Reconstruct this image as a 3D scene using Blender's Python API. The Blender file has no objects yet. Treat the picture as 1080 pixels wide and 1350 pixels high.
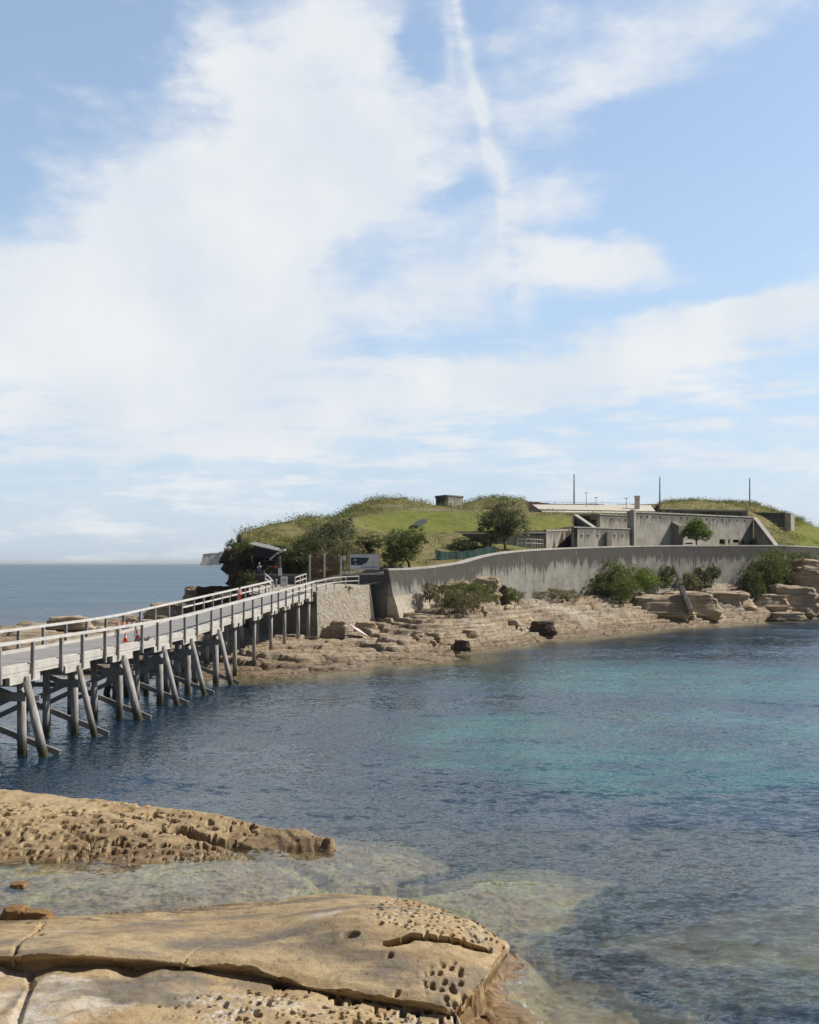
HZD=.00006
import bpy, bmesh, math, random
import numpy as np
from math import radians, sin, cos, pi
from mathutils import Vector
random.seed(7)
rng = np.random.default_rng(11)
scene = bpy.context.scene
COL = scene.collection

# ------------------------------------------------------------------ surveying helpers
F, CX, HY, CAMZ = 1447.0, 540.0, 743.0, 9.0      # lens, image centre, horizon row, eye height
def W(px, py, Y):                                 # a sighted point at distance Y
    return ((px-CX)/F*Y, Y, CAMZ-(py-HY)/F*Y)
def G(px, py, z=0.0):                             # a sighted point at level z
    Y = (CAMZ-z)*F/(py-HY)
    return ((px-CX)/F*Y, Y)
def XY(px, Y): return ((px-CX)/F*Y, Y)

# ------------------------------------------------------------------ numpy noise
def _h(ix, iy, s):
    n = (ix.astype(np.int64)*374761393 + iy.astype(np.int64)*668265263 + s*1442695041) & 0xffffffff
    n = ((n ^ (n >> 13))*1274126177) & 0xffffffff
    n = (n ^ (n >> 16)) & 0xffffffff
    return n/4294967295.0
def vn(x, y, s=0):
    ix = np.floor(x); iy = np.floor(y); fx = x-ix; fy = y-iy
    ux = fx*fx*fx*(fx*(fx*6-15)+10); uy = fy*fy*fy*(fy*(fy*6-15)+10)
    a=_h(ix,iy,s); b=_h(ix+1,iy,s); c=_h(ix,iy+1,s); d=_h(ix+1,iy+1,s)
    return (a*(1-ux)+b*ux)*(1-uy)+(c*(1-ux)+d*ux)*uy*1.0
def fbm(x, y, oct=4, s=0, gain=.5, lac=2.03):
    t=np.zeros_like(x); a=1.0; n=0
    for i in range(oct):
        t+=a*(vn(x,y,s+i*17)-.5); n+=a; a*=gain
        x,y = x*lac*.8-y*lac*.6+3.1, x*lac*.6+y*lac*.8-1.7
    return t/n*2
def worley(x, y, s=0):
    ix=np.floor(x); iy=np.floor(y)
    f1=np.full_like(x,9.); f2=np.full_like(x,9.); rid=np.zeros_like(x)
    for dx in (-1,0,1):
        for dy in (-1,0,1):
            cx=ix+dx; cy=iy+dy
            px=cx+.15+.7*_h(cx,cy,s+1); py=cy+.15+.7*_h(cx,cy,s+2)
            d=np.hypot(px-x,py-y); r=_h(cx,cy,s+3)
            m=d<f1
            f2=np.where(m,f1,np.minimum(f2,d)); rid=np.where(m,r,rid); f1=np.where(m,d,f1)
    return f1,f2,rid
def sstep(a,b,x):
    t=np.clip((x-a)/(b-a),0,1); return t*t*(3-2*t)
def sdpoly(x,y,P):                                # negative inside
    d=np.full(x.shape,1e9); ins=np.zeros(x.shape,bool); n=len(P)
    for i in range(n):
        ax,ay=P[i]; bx,by=P[(i+1)%n]; ex=bx-ax; ey=by-ay
        t=np.clip(((x-ax)*ex+(y-ay)*ey)/(ex*ex+ey*ey+1e-12),0,1)
        d=np.minimum(d,np.hypot(x-ax-t*ex,y-ay-t*ey))
        c=((ay>y)!=(by>y))
        with np.errstate(divide='ignore',invalid='ignore'):
            xi=(bx-ax)*(y-ay)/(by-ay if by!=ay else 1e-9)+ax
        ins^=(c&(x<xi))
    return np.where(ins,-d,d)
def dline(x,y,P):                                 # distance to polyline, and parameter 0..1
    d=np.full(x.shape,1e9); tt=np.zeros(x.shape); n=len(P)-1
    for i in range(n):
        ax,ay=P[i]; bx,by=P[i+1]; ex=bx-ax; ey=by-ay
        t=np.clip(((x-ax)*ex+(y-ay)*ey)/(ex*ex+ey*ey+1e-12),0,1)
        q=np.hypot(x-ax-t*ex,y-ay-t*ey); m=q<d
        tt=np.where(m,(i+t)/n,tt); d=np.where(m,q,d)
    return d,tt
class TPS:
    def __init__(s,pts,lam=1e-3,scale=20.):
        p=np.array(pts,float); s.s=scale; s.p=p[:,:2]/scale; n=len(p)
        A=np.zeros((n+3,n+3)); A[:n,:n]=s.k(np.hypot(s.p[:,None,0]-s.p[None,:,0],s.p[:,None,1]-s.p[None,:,1]))+lam*np.eye(n)
        A[:n,n]=1; A[:n,n+1:]=s.p; A[n,:n]=1; A[n+1:,:n]=s.p.T
        b=np.zeros(n+3); b[:n]=p[:,2]; s.w=np.linalg.solve(A,b)
    def k(s,r): return np.where(r>1e-9,r*r*np.log(np.maximum(r,1e-9)),0)
    def __call__(s,x,y):
        x=x/s.s; y=y/s.s; n=len(s.p); o=s.w[n]+s.w[n+1]*x+s.w[n+2]*y
        for i in range(n): o=o+s.w[i]*s.k(np.hypot(x-s.p[i,0],y-s.p[i,1]))
        return o

# ------------------------------------------------------------------ object helpers
def tag(o,label=None,cat=None,group=None,kind=None):
    if label: o['label']=label
    if cat: o['category']=cat
    if group: o['group']=group
    if kind: o['kind']=kind
    return o
def empty(name,loc=(0,0,0),rz=0,label=None,cat=None,group=None):
    o=bpy.data.objects.new(name,None); COL.objects.link(o); o.location=loc; o.rotation_euler=(0,0,rz)
    o.empty_display_size=.3
    return tag(o,label,cat,group)
def link(me,name,parent=None):
    o=bpy.data.objects.new(name,me); COL.objects.link(o)
    if parent is not None: o.parent=parent
    return o
class MB:
    def __init__(s): s.v=[]; s.f=[]; s.m=[]; s.uv=[]
    def add(s,vs,fs,mi=0,uv=None):
        b=len(s.v); s.v+= [tuple(p) for p in vs]
        for f in fs:
            s.f.append([b+i for i in f]); s.m.append(mi)
    def box(s,c,d,rz=0,ax=None,mi=0):             # centre, full size, optional axis frame
        hx,hy,hz=d[0]/2,d[1]/2,d[2]/2; c=Vector(c)
        if ax is None: ax=(Vector((cos(rz),sin(rz),0)),Vector((-sin(rz),cos(rz),0)),Vector((0,0,1)))
        vs=[c+ax[0]*sx*hx+ax[1]*sy*hy+ax[2]*sz*hz for sx in(-1,1) for sy in(-1,1) for sz in(-1,1)]
        s.add(vs,[(0,1,3,2),(4,6,7,5),(0,4,5,1),(2,3,7,6),(0,2,6,4),(1,5,7,3)],mi)
    def beam(s,a,b,w,h,mi=0,up=(0,0,1)):          # rectangular bar from a to b
        a=Vector(a); b=Vector(b); x=(b-a); L=x.length; x.normalize()
        y=Vector(up).cross(x)
        if y.length<1e-4: y=Vector((0,1,0)).cross(x)
        y.normalize(); z=x.cross(y)
        s.box((a+b)/2,(L,w,h),ax=(x,y,z),mi=mi)
    def tube(s,pts,rads,n=10,mi=0,cap=True,wob=0):
        pts=[Vector(p) for p in pts]
        if not hasattr(rads,'__len__'): rads=[rads]*len(pts)
        b=len(s.v); prev=None
        for i,p in enumerate(pts):
            d=(pts[min(i+1,len(pts)-1)]-pts[max(i-1,0)]).normalized()
            if prev is None:
                u=d.cross(Vector((0,0,1)))
                if u.length<.1: u=d.cross(Vector((1,0,0)))
            else: u=prev-d*prev.dot(d)
            u.normalize(); prev=u; w=d.cross(u)
            for k in range(n):
                a=2*pi*k/n; r=rads[i]*(1+(random.uniform(-wob,wob) if wob else 0))
                s.v.append(tuple(p+u*cos(a)*r+w*sin(a)*r))
        for i in range(len(pts)-1):
            for k in range(n):
                k2=(k+1)%n
                s.f.append([b+i*n+k,b+i*n+k2,b+(i+1)*n+k2,b+(i+1)*n+k]); s.m.append(mi)
        if cap:
            s.f.append([b+k for k in range(n)][::-1]); s.m.append(mi)
            e=b+(len(pts)-1)*n; s.f.append([e+k for k in range(n)]); s.m.append(mi)
    def prism(s,poly,z0,z1,mi=0):                 # plan polygon, z may be lists
        n=len(poly); z0=[z0]*n if not hasattr(z0,'__len__') else z0; z1=[z1]*n if not hasattr(z1,'__len__') else z1
        vs=[(p[0],p[1],z0[i]) for i,p in enumerate(poly)]+[(p[0],p[1],z1[i]) for i,p in enumerate(poly)]
        s.add(vs,[list(range(n))[::-1],list(range(n,2*n))]+[(i,(i+1)%n,n+(i+1)%n,n+i) for i in range(n)],mi)
    def build(s,name,mats,parent=None,smooth=False,bevel=0):
        me=bpy.data.meshes.new(name); me.from_pydata(s.v,[],s.f); me.update()
        if not isinstance(mats,(list,tuple)): mats=[mats]
        for m in mats: me.materials.append(m)
        me.polygons.foreach_set('material_index',s.m)
        if smooth: me.polygons.foreach_set('use_smooth',[True]*len(s.f))
        bm=bmesh.new(); bm.from_mesh(me); bmesh.ops.recalc_face_normals(bm,faces=bm.faces); bm.to_mesh(me); bm.free()
        o=link(me,name,parent)
        if bevel:
            md=o.modifiers.new('bevel','BEVEL'); md.width=bevel; md.segments=2; md.limit_method='ANGLE'
        return o
def np_mesh(name,verts,faces,mat,smooth=True,attrs=None,parent=None,cols=None):
    me=bpy.data.meshes.new(name); nv=len(verts); nf=len(faces); k=faces.shape[1]
    me.vertices.add(nv); me.vertices.foreach_set('co',verts.astype(np.float32).ravel())
    me.loops.add(nf*k); me.loops.foreach_set('vertex_index',faces.astype(np.int32).ravel())
    me.polygons.add(nf); me.polygons.foreach_set('loop_start',np.arange(0,nf*k,k,dtype=np.int32))
    me.polygons.foreach_set('loop_total',np.full(nf,k,dtype=np.int32))
    if smooth: me.polygons.foreach_set('use_smooth',np.ones(nf,bool))
    me.update(calc_edges=True)
    for an,av in (attrs or {}).items():
        a=me.attributes.new(an,'FLOAT','POINT'); a.data.foreach_set('value',av.astype(np.float32).ravel())
    me.materials.append(mat)
    return link(me,name,parent)
def grid_faces(nx,ny,keep=None):
    i=np.arange(ny-1)[:,None]*nx+np.arange(nx-1)[None,:]
    f=np.stack([i,i+1,i+1+nx,i+nx],-1).reshape(-1,4)
    if keep is not None: f=f[keep[f].any(1)]
    return f
def axis(*segs):                                  # (start, stop, step) pieces
    out=[]
    for a,b,st in segs: out+=list(np.arange(a,b,st))
    out.append(segs[-1][1]); return np.array(out)
def compact(v,f,attrs):
    used=np.zeros(len(v),bool); used[f.ravel()]=True
    idx=np.cumsum(used)-1
    return v[used],idx[f],{k:a.ravel()[used] for k,a in attrs.items()}

# ------------------------------------------------------------------ material helpers
class NT:
    def __init__(s,name):
        s.mat=bpy.data.materials.new(name); s.mat.use_nodes=True; s.t=s.mat.node_tree; s.t.nodes.clear()
        s.out=s.t.nodes.new('ShaderNodeOutputMaterial')
    def n(s,typ,ins=None,**props):
        nd=s.t.nodes.new(typ)
        for k,v in props.items(): setattr(nd,k,v)
        for k,v in (ins or {}).items(): s.set(nd.inputs[k],v)
        return nd
    def set(s,sock,v):
        if isinstance(v,bpy.types.NodeSocket): s.t.links.new(v,sock)
        elif isinstance(v,bpy.types.Node): s.t.links.new(v.outputs[0],sock)
        else:
            if sock.type=='RGBA' and len(v)==3: v=(*v,1)
            sock.default_value=v
    def math(s,op,a,b=0.,c=0.,clamp=False):
        nd=s.n('ShaderNodeMath',{0:a,1:b,2:c},operation=op); nd.use_clamp=clamp; return nd.outputs[0]
    def mix(s,f,a,b,bt='MIX'):
        nd=s.n('ShaderNodeMix',data_type='RGBA',blend_type=bt); nd.clamp_factor=True
        s.set(nd.inputs[0],f); s.set(nd.inputs[6],a); s.set(nd.inputs[7],b); return nd.outputs[2]
    def ramp(s,f,a,b,lo=0.,hi=1.):
        return s.n('ShaderNodeMapRange',{'Value':f,'From Min':a,'From Max':b,'To Min':lo,'To Max':hi},interpolation_type='SMOOTHSTEP').outputs[0]
    def pos(s,scale=(1,1,1),rot=(0,0,0),obj=False):
        src=s.n('ShaderNodeTexCoord').outputs['Object'] if obj else s.n('ShaderNodeNewGeometry').outputs['Position']
        return s.n('ShaderNodeMapping',{'Vector':src,'Scale':scale,'Rotation':rot}).outputs[0]
    def noise(s,vec,scale,detail=4,rough=.55,dist=0.):
        return s.n('ShaderNodeTexNoise',{'Vector':vec,'Scale':scale,'Detail':detail,'Roughness':rough,'Distortion':dist}).outputs[0]
    def attr(s,name): return s.n('ShaderNodeAttribute',attribute_name=name).outputs['Fac']
    def bump(s,h,st,dist=.1,normal=None):
        d={'Height':h,'Strength':st,'Distance':dist}
        if normal is not None: d['Normal']=normal
        return s.n('ShaderNodeBump',d).outputs[0]
    def princ(s,col,rough=.8,normal=None,**kw):
        d={'Base Color':col,'Roughness':rough}
        if normal is not None: d['Normal']=normal
        d.update({k.replace('_',' '):v for k,v in kw.items()})
        p=s.n('ShaderNodeBsdfPrincipled',d); s.set(s.out.inputs[0],p); return s.mat
def simple(name,col,rough=.7,var=.25,scale=3.,bump=.2,bd=.02,**kw):
    m=NT(name); p=m.pos(obj=True); a=m.noise(p,scale,5,.65)
    c=m.mix(m.ramp(a,.3,.7),[x*(1-var) for x in col],[min(x*(1+var),1) for x in col])
    return m.princ(c,rough,m.bump(m.noise(p,scale*4,4),bump,bd),**kw)

def mat_rock(name,light,mid,dark,strata=.5,size=1.,salt=True,mott=.55,bumpd=.03,zf=3.5,band=0.):
    m=NT(name); p=m.pos()
    n1=m.noise(p,.35/size,5,.6,.4); n2=m.noise(p,2.2/size,8,.7); n3=m.noise(p,14/size,4,.7)
    ps=m.pos(scale=(.12/size,.12/size,zf/size),rot=(.03,.02,0)); st=m.noise(ps,1.,4,.7,.6)
    c=m.mix(m.ramp(n1,.35,.65),light,mid)
    c=m.mix(m.math('MULTIPLY',m.ramp(st,.45,.62),strata),c,dark)
    c=m.mix(m.math('MULTIPLY',m.ramp(n2,.50,.66),.65),c,dark)
    c=m.mix(m.math('MULTIPLY',m.ramp(n3,.48,.68),.5),c,[x*1.25 for x in light])
    n4=m.noise(p,5./size,5,.7)
    c=m.mix(m.math('MULTIPLY',m.ramp(m.noise(p,.8/size,4,.6),.5,.68),.5),c,(.34,.19,.08))
    if salt:
        c=m.mix(m.math('MULTIPLY',m.attr('pale'),m.ramp(n4,.35,.6,.3,1.)),c,(.66,.64,.60))
        c=m.mix(m.math('MULTIPLY',m.attr('grey'),m.ramp(n2,.25,.5,.5,1.)),c,(.15,.14,.125)); lich=m.math('MULTIPLY',m.ramp(m.noise(p,9.,3,.5),.62,.68),m.ramp(m.noise(p,.9,3,.5),.45,.6)); c=m.mix(m.math('MULTIPLY',lich,.7),c,(.07,.062,.05))
        c=m.mix(m.math('MULTIPLY',m.attr('wet'),m.ramp(n4,.3,.6,.5,1.)),c,m.mix(m.ramp(n2,.4,.6),(.20,.105,.03),(.09,.05,.02)))
        c=m.mix(m.math('MULTIPLY',m.attr('algae'),m.ramp(n4,.3,.65,.5,1.)),c,m.mix(m.ramp(n1,.4,.6),(.50,.50,.20),(.40,.26,.12)))
    n5=m.noise(p,48./size,3,.75); c=m.mix(m.ramp(n5,.40,.66,.0,.62),c,dark); c=m.mix(m.ramp(n5,.55,.30,.0,.3),c,[min(x*1.5,1) for x in light])
    c=m.mix(m.math('MULTIPLY',m.ramp(m.noise(p,1.1/size,7,.72,.8),.50,.62),mott),c,[min(q*.62,1) for q in mid]); h=m.math('ADD',m.math('ADD',m.math('MULTIPLY',n2,.6),m.math('MULTIPLY',n5,.22)),m.math('ADD',m.math('MULTIPLY',n3,.6),m.math('MULTIPLY',n4,.5)))
    if band: h=m.math('ADD',h,m.math('MULTIPLY',st,-band))
    rough=.85
    if salt: rough=m.math('SUBTRACT',.85,m.math('MULTIPLY',m.attr('wet'),.45))
    return m.princ(c,rough,m.bump(h,.9,bumpd*size),Specular_IOR_Level=.3)
def mat_concrete(name,base,stain,streak=1.,topdark=1.,pale=(.41,.40,.365),b=.02,depth=3.):
    # attributes: run = metres along the wall, drop = metres below the top
    m=NT(name); u=m.attr('run'); v=m.attr('drop'); p=m.pos()
    vec=m.n('ShaderNodeCombineXYZ',{0:m.math('MULTIPLY',u,1.),1:m.math('MULTIPLY',v,.14)}).outputs[0]
    s1=m.noise(vec,.55,5,.75); s2=m.noise(vec,2.2,4,.7)
    n1=m.noise(p,.5,5,.6); n2=m.noise(p,4,5,.7)
    c=m.mix(m.ramp(n1,.35,.65),base,pale)
    c=m.mix(m.math('MULTIPLY',m.ramp(n2,.5,.75),.4),c,stain)
    g=m.ramp(v,0.,depth,.38,-.04)
    low=m.noise(m.n('ShaderNodeCombineXYZ',{0:m.math('MULTIPLY',u,.11),1:m.math('MULTIPLY',v,.12)}).outputs[0],1.,3,.6)
    f=m.ramp(m.math('ADD',m.math('ADD',s1,m.math('MULTIPLY',m.math('SUBTRACT',low,.5),.45)),m.math('ADD',m.math('MULTIPLY',g,topdark),m.math('MULTIPLY',m.math('SUBTRACT',s2,.5),.35))),.52,.72)
    c=m.mix(m.math('MULTIPLY',f,.85*streak),c,stain)
    f2=m.ramp(m.math('ADD',s2,m.math('MULTIPLY',m.math('SUBTRACT',s1,.5),-.4)),.60,.70)
    c=m.mix(m.math('MULTIPLY',f2,.55*streak),c,[min(x*1.15,1) for x in pale])
    # pour lines between lifts of the formwork
    line=m.ramp(m.math('ABSOLUTE',m.math('SUBTRACT',m.math('FRACT',m.math('MULTIPLY',v,.85)),.5)),.0,.05,1.,0.)
    c=m.mix(m.math('MULTIPLY',line,m.math('MULTIPLY',n2,.5)),c,stain)
    jt=m.ramp(m.math('ABSOLUTE',m.math('SUBTRACT',m.math('FRACT',m.math('MULTIPLY',u,.21)),.5)),.0,.012,1.,0.); c=m.mix(m.math('MULTIPLY',jt,.6),c,stain)
    h=m.math('SUBTRACT',n2,m.math('MULTIPLY',line,.4))
    return m.princ(c,.9,m.bump(h,.5,b),Specular_IOR_Level=.25)
def mat_leaf(name,a,b,rough=.6):
    m=NT(name); t=m.attr('tint'); c=m.mix(t,a,b)
    d=m.n('ShaderNodeBsdfDiffuse',{'Color':c}); tr=m.n('ShaderNodeBsdfTranslucent',{'Color':m.mix(.5,c,(.25,.3,.05))})
    gl=m.n('ShaderNodeBsdfGlossy',{'Color':(.5,.5,.5,1),'Roughness':.45})
    x=m.n('ShaderNodeMixShader',{0:.35,1:d.outputs[0],2:tr.outputs[0]}); y=m.n('ShaderNodeMixShader',{0:.04,1:x.outputs[0],2:gl.outputs[0]})
    m.set(m.out.inputs[0],y); return m.mat
def mat_wood(name,a,b,obj=True,rough=.85,scale=1.):
    m=NT(name); p=m.pos(obj=obj); n1=m.noise(p,1.3*scale,4,.6); n2=m.noise(p,9*scale,5,.7)
    c=m.mix(m.ramp(n1,.3,.7),a,b); c=m.mix(m.math('MULTIPLY',m.ramp(n2,.5,.7),.5),c,[x*.45 for x in a])
    return m.princ(c,rough,m.bump(n2,.4,.015),Specular_IOR_Level=.25)

M={}
M['rock']=mat_rock('sandstone_foreground',(.54,.415,.24),(.43,.315,.175),(.16,.115,.07),strata=.10,mott=.45,size=.9)
M['shelf']=mat_rock('sandstone_shelf',(.64,.555,.42),(.54,.42,.28),(.21,.155,.10),strata=.62,zf=7.,band=2.,mott=.25,size=2.0,bumpd=.12)
M['boulder']=mat_rock('sandstone_boulder',(.64,.54,.40),(.52,.41,.28),(.20,.145,.095),mott=.3,zf=7.,band=2.,strata=.75,size=1.6,salt=False,bumpd=.06)
M['boulder_dark']=mat_rock('dark_and_shaded_rock',(.12,.09,.06),(.08,.06,.045),(.03,.022,.018),strata=.8,size=1.6,salt=False,bumpd=.06)  # dark rock; below the landing its colour also stands in for shade
M['wall']=mat_concrete('weathered_seawall',(.26,.255,.235),(.062,.06,.056),streak=1.,topdark=1.1,pale=(.36,.35,.315),depth=4.)
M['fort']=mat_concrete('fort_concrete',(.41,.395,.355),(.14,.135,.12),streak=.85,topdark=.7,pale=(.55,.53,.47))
M['shadedwall']=mat_concrete('shaded_concrete',(.17,.165,.15),(.07,.068,.062),streak=.8,topdark=.8,pale=(.24,.23,.21))  # darker copy of the concrete: shade of unlit walls put into the colour
M['coping']=simple('pale_coping',(.50,.48,.43),.85,.18,1.5)
m=NT('rubble_stone'); p=m.pos(); wp_=m.n('ShaderNodeVectorMath',{0:p,1:m.n('ShaderNodeVectorMath',{0:m.n('ShaderNodeTexNoise',{'Vector':p,'Scale':1.5,'Detail':3.}).outputs[1],1:(.6,.6,.6)},operation='MULTIPLY').outputs[0]}).outputs[0]
vo=m.n('ShaderNodeTexVoronoi',{'Vector':wp_,'Scale':1.3},feature='DISTANCE_TO_EDGE'); vc=m.n('ShaderNodeTexVoronoi',{'Vector':wp_,'Scale':1.3})
n2=m.noise(p,3.,5,.7); c=m.mix(m.math('MULTIPLY',vc.outputs[1],.5),(.60,.55,.46),(.46,.40,.31)); c=m.mix(m.math('MULTIPLY',m.ramp(n2,.45,.7),.6),c,(.27,.22,.16))
c=m.mix(m.ramp(vo.outputs[0],.0,.05,.22,0.),c,(.24,.20,.15)); c=m.mix(m.math('MULTIPLY',m.ramp(m.noise(p,.7,4),.5,.65),.5),c,(.62,.58,.50))
M['abut']=m.princ(c,.9,m.bump(m.math('ADD',m.math('MULTIPLY',m.ramp(vo.outputs[0],.0,.2),.12),n2),.9,.16),Specular_IOR_Level=.2)
M['black']=simple('dark_interior',(.012,.012,.014),.9)
M['timber']=mat_wood('grey_timber',(.23,.225,.22),(.34,.33,.32))
M['plank']=mat_wood('bleached_plank',(.46,.44,.41),(.56,.54,.50))
M['paintrail']=mat_wood('pale_rail_timber',(.52,.50,.48),(.66,.64,.61))
M['pile']=None
M['roof_cream']=simple('cream_roof_sheet',(.62,.57,.46),.6,.08,1.)
M['galv']=simple('galvanised_steel',(.30,.31,.32),.45,.15,2.,Metallic=.6)
M['steel_white']=simple('white_painted_steel',(.72,.72,.70),.5,.06,2.)
M['orange']=simple('orange_plastic',(.75,.12,.03),.5,.1,2.)
M['greenmesh']=simple('green_shade_cloth',(.015,.055,.05),.85,.35,1.2)
M['rust']=simple('rusty_bars',(.16,.09,.055),.85,.3,5.)
M['bark']=mat_wood('grey_bark',(.20,.17,.14),(.28,.25,.21))
M['bark_dark']=mat_wood('dark_bark',(.07,.055,.045),(.11,.09,.07))
M['tin']=simple('weathered_tin',(.22,.21,.21),.6,.2,2.)
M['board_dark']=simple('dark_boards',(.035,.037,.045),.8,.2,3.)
M['white']=simple('white_board',(.75,.75,.74),.5,.05,3.)
M['pink']=simple('pinkish_board',(.72,.60,.60),.6,.1,3.)
M['glass']=simple('dark_window_glass',(.02,.025,.03),.1,.1,3.)
M['tyre']=simple('rubber',(.02,.02,.02),.8)
# pile: bleached above, stained and weedy near the water
m=NT('timber_pile'); p=m.pos(); z=m.n('ShaderNodeSeparateXYZ',{0:m.n('ShaderNodeNewGeometry').outputs['Position']}).outputs[2]
n2=m.noise(m.pos(scale=(1,1,.18)),7,5,.7); n1=m.noise(p,.6,3)
c=m.mix(m.ramp(n2,.35,.65),(.30,.29,.28),(.46,.445,.43)); c=m.mix(m.math('MULTIPLY',m.ramp(n1,.45,.65),.45),c,(.11,.09,.075))
zz=m.math('ADD',z,m.math('MULTIPLY',n2,.8))
c=m.mix(m.ramp(zz,.5,1.75,1.,0.),c,(.06,.055,.045)); c=m.mix(m.ramp(zz,.35,.95,.85,0.),c,(.10,.095,.03))
M['pile']=m.princ(c,.8,m.bump(n2,.5,.03),Specular_IOR_Level=.3)
# deck: weathered planks across the bridge
m=NT('deck_planks'); u=m.attr('run'); p=m.pos()
fr=m.math('FRACT',m.math('MULTIPLY',u,5.)); gap=m.ramp(m.math('ABSOLUTE',m.math('SUBTRACT',fr,.5)),.42,.5)
vid=m.n('ShaderNodeTexWhiteNoise',{'W':m.math('FLOOR',m.math('MULTIPLY',u,5.))},noise_dimensions='1D').outputs[0]
c=m.mix(vid,(.25,.25,.25),(.34,.335,.33)); c=m.mix(m.math('MULTIPLY',m.ramp(m.noise(p,.7,4),.4,.7),.4),c,(.40,.38,.35))
c=m.mix(m.math('MULTIPLY',gap,.8),c,(.06,.055,.05))
M['deck']=m.princ(c,.85,m.bump(m.math('SUBTRACT',1.,gap),.5,.02))
# stone courses at the foot of the wall
m=NT('coursed_stone'); u=m.attr('run'); v=m.attr('drop'); vec=m.n('ShaderNodeCombineXYZ',{0:u,1:v}).outputs[0]
br=m.n('ShaderNodeTexBrick',{'Vector':vec,'Color1':(.47,.39,.29,1),'Color2':(.35,.28,.20,1),'Mortar':(.13,.10,.075,1),'Scale':1.,'Mortar Size':.035,'Brick Width':.95,'Row Height':.42,'Mortar Smooth':.3})
n2=m.noise(m.pos(),2.5,5,.7); c=m.mix(m.math('MULTIPLY',m.ramp(n2,.45,.7),.5),br.outputs[0],(.2,.15,.11))
M['stone']=m.princ(c,.9,m.bump(m.math('SUBTRACT',n2,br.outputs[1]),.6,.06))
# hill grass
m=NT('hill_grass'); p=m.pos(); n1=m.noise(p,.06,4,.6,.5); n2=m.noise(p,.5,5,.65); n3=m.noise(p,3.,5,.75)
lawn=m.math('MULTIPLY',m.attr('lawn'),m.ramp(m.noise(p,.35,5,.7),.25,.5,.6,1.)); dry=m.attr('dry')
green=m.mix(m.ramp(n2,.35,.65),(.165,.195,.042),(.225,.235,.062)); wild=m.mix(m.ramp(n2,.35,.65),(.10,.12,.045),(.25,.235,.10))
wild=m.mix(m.math('MULTIPLY',m.ramp(m.noise(p,.22,5,.7),.45,.62),.8),wild,(.24,.20,.085))
c=m.mix(lawn,wild,green); c=m.mix(m.math('MULTIPLY',dry,m.ramp(n2,.3,.6,.3,1.)),c,(.27,.22,.11))
c=m.mix(m.math('MULTIPLY',m.ramp(n3,.5,.7),.45),c,(.05,.06,.02)); c=m.mix(m.math('MULTIPLY',m.ramp(n1,.5,.65),.35),c,(.28,.25,.09))
bare=m.attr('bare'); c=m.mix(bare,c,m.mix(n3,(.26,.22,.16),(.38,.33,.26)))
rk=m.attr('rocky'); c=m.mix(rk,c,m.mix(m.ramp(n3,.35,.65),(.045,.035,.028),(.13,.10,.075)))
M['grass']=m.princ(c,.95,m.bump(m.math('ADD',n3,n2),.8,.25),Specular_IOR_Level=.1)
# far headland
m=NT('headland_rock'); p=m.pos(scale=(1,1,4)); c=m.mix(m.ramp(m.noise(p,.02,5,.7),.35,.65),(.10,.085,.07),(.2,.17,.13)); M['far']=m.princ(c,.95)
m=NT('headland_scrub'); p=m.pos(); c=m.mix(m.noise(p,.03,4),(.10,.11,.06),(.25,.23,.15)); M['far_top']=m.princ(c,.95)
m=NT('sea_foam'); M['foam']=m.princ((.8,.82,.84),.7,m.bump(m.noise(m.pos(),.3,4),.5,.5))
# leaves
M['leaf_coast']=mat_leaf('leaf_grey_coastal',(.09,.10,.06),(.27,.27,.18))
M['leaf_mid']=mat_leaf('leaf_mid_green',(.06,.09,.03),(.21,.25,.09))
M['leaf_bright']=mat_leaf('leaf_bright_green',(.08,.14,.025),(.27,.36,.08))
M['leaf_dark']=mat_leaf('leaf_dark_green',(.035,.05,.022),(.13,.15,.07))
M['leaf_brown']=mat_leaf('leaf_brown_scrub',(.11,.095,.055),(.28,.24,.15))
M['leaf_dry']=mat_leaf('leaf_dry_grass',(.11,.12,.035),(.31,.29,.11))
# people
for k,cv in dict(skin=(.42,.25,.17),hair=(.03,.02,.015),pinktop=(.72,.38,.40),redcloth=(.62,.06,.07),bluecloth=(.12,.16,.42),whitecloth=(.72,.72,.70),darkcloth=(.04,.04,.05)).items():
    M[k]=simple('cloth_'+k if k not in('skin','hair') else k,cv,.8,.06,6.,.1,.005)
SKYG=1.55
# ================================================================== camera, world, sun
cam=bpy.data.cameras.new('camera'); co=bpy.data.objects.new('camera',cam); COL.objects.link(co); scene.camera=co
cam.sensor_fit='VERTICAL'; cam.sensor_height=24; cam.lens=24*F/1350; cam.shift_y=(HY-675)/1350
cam.clip_start=.1; cam.clip_end=80000; co.location=(0,0,CAMZ); co.rotation_euler=(radians(90),0,0)
SUN=Vector((cos(radians(43))*.966,cos(radians(43))*.26,sin(radians(43)))).normalized()
sl=bpy.data.lights.new('sun','SUN'); sl.energy=4.6; sl.angle=radians(.5); sl.color=(1,.93,.83)
so=bpy.data.objects.new('sun',sl); COL.objects.link(so); so.rotation_euler=SUN.to_track_quat('Z','Y').to_euler()
scene.view_settings.view_transform='Standard'; scene.view_settings.look='None'; scene.view_settings.exposure=.12; scene.view_settings.gamma=1

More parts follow.
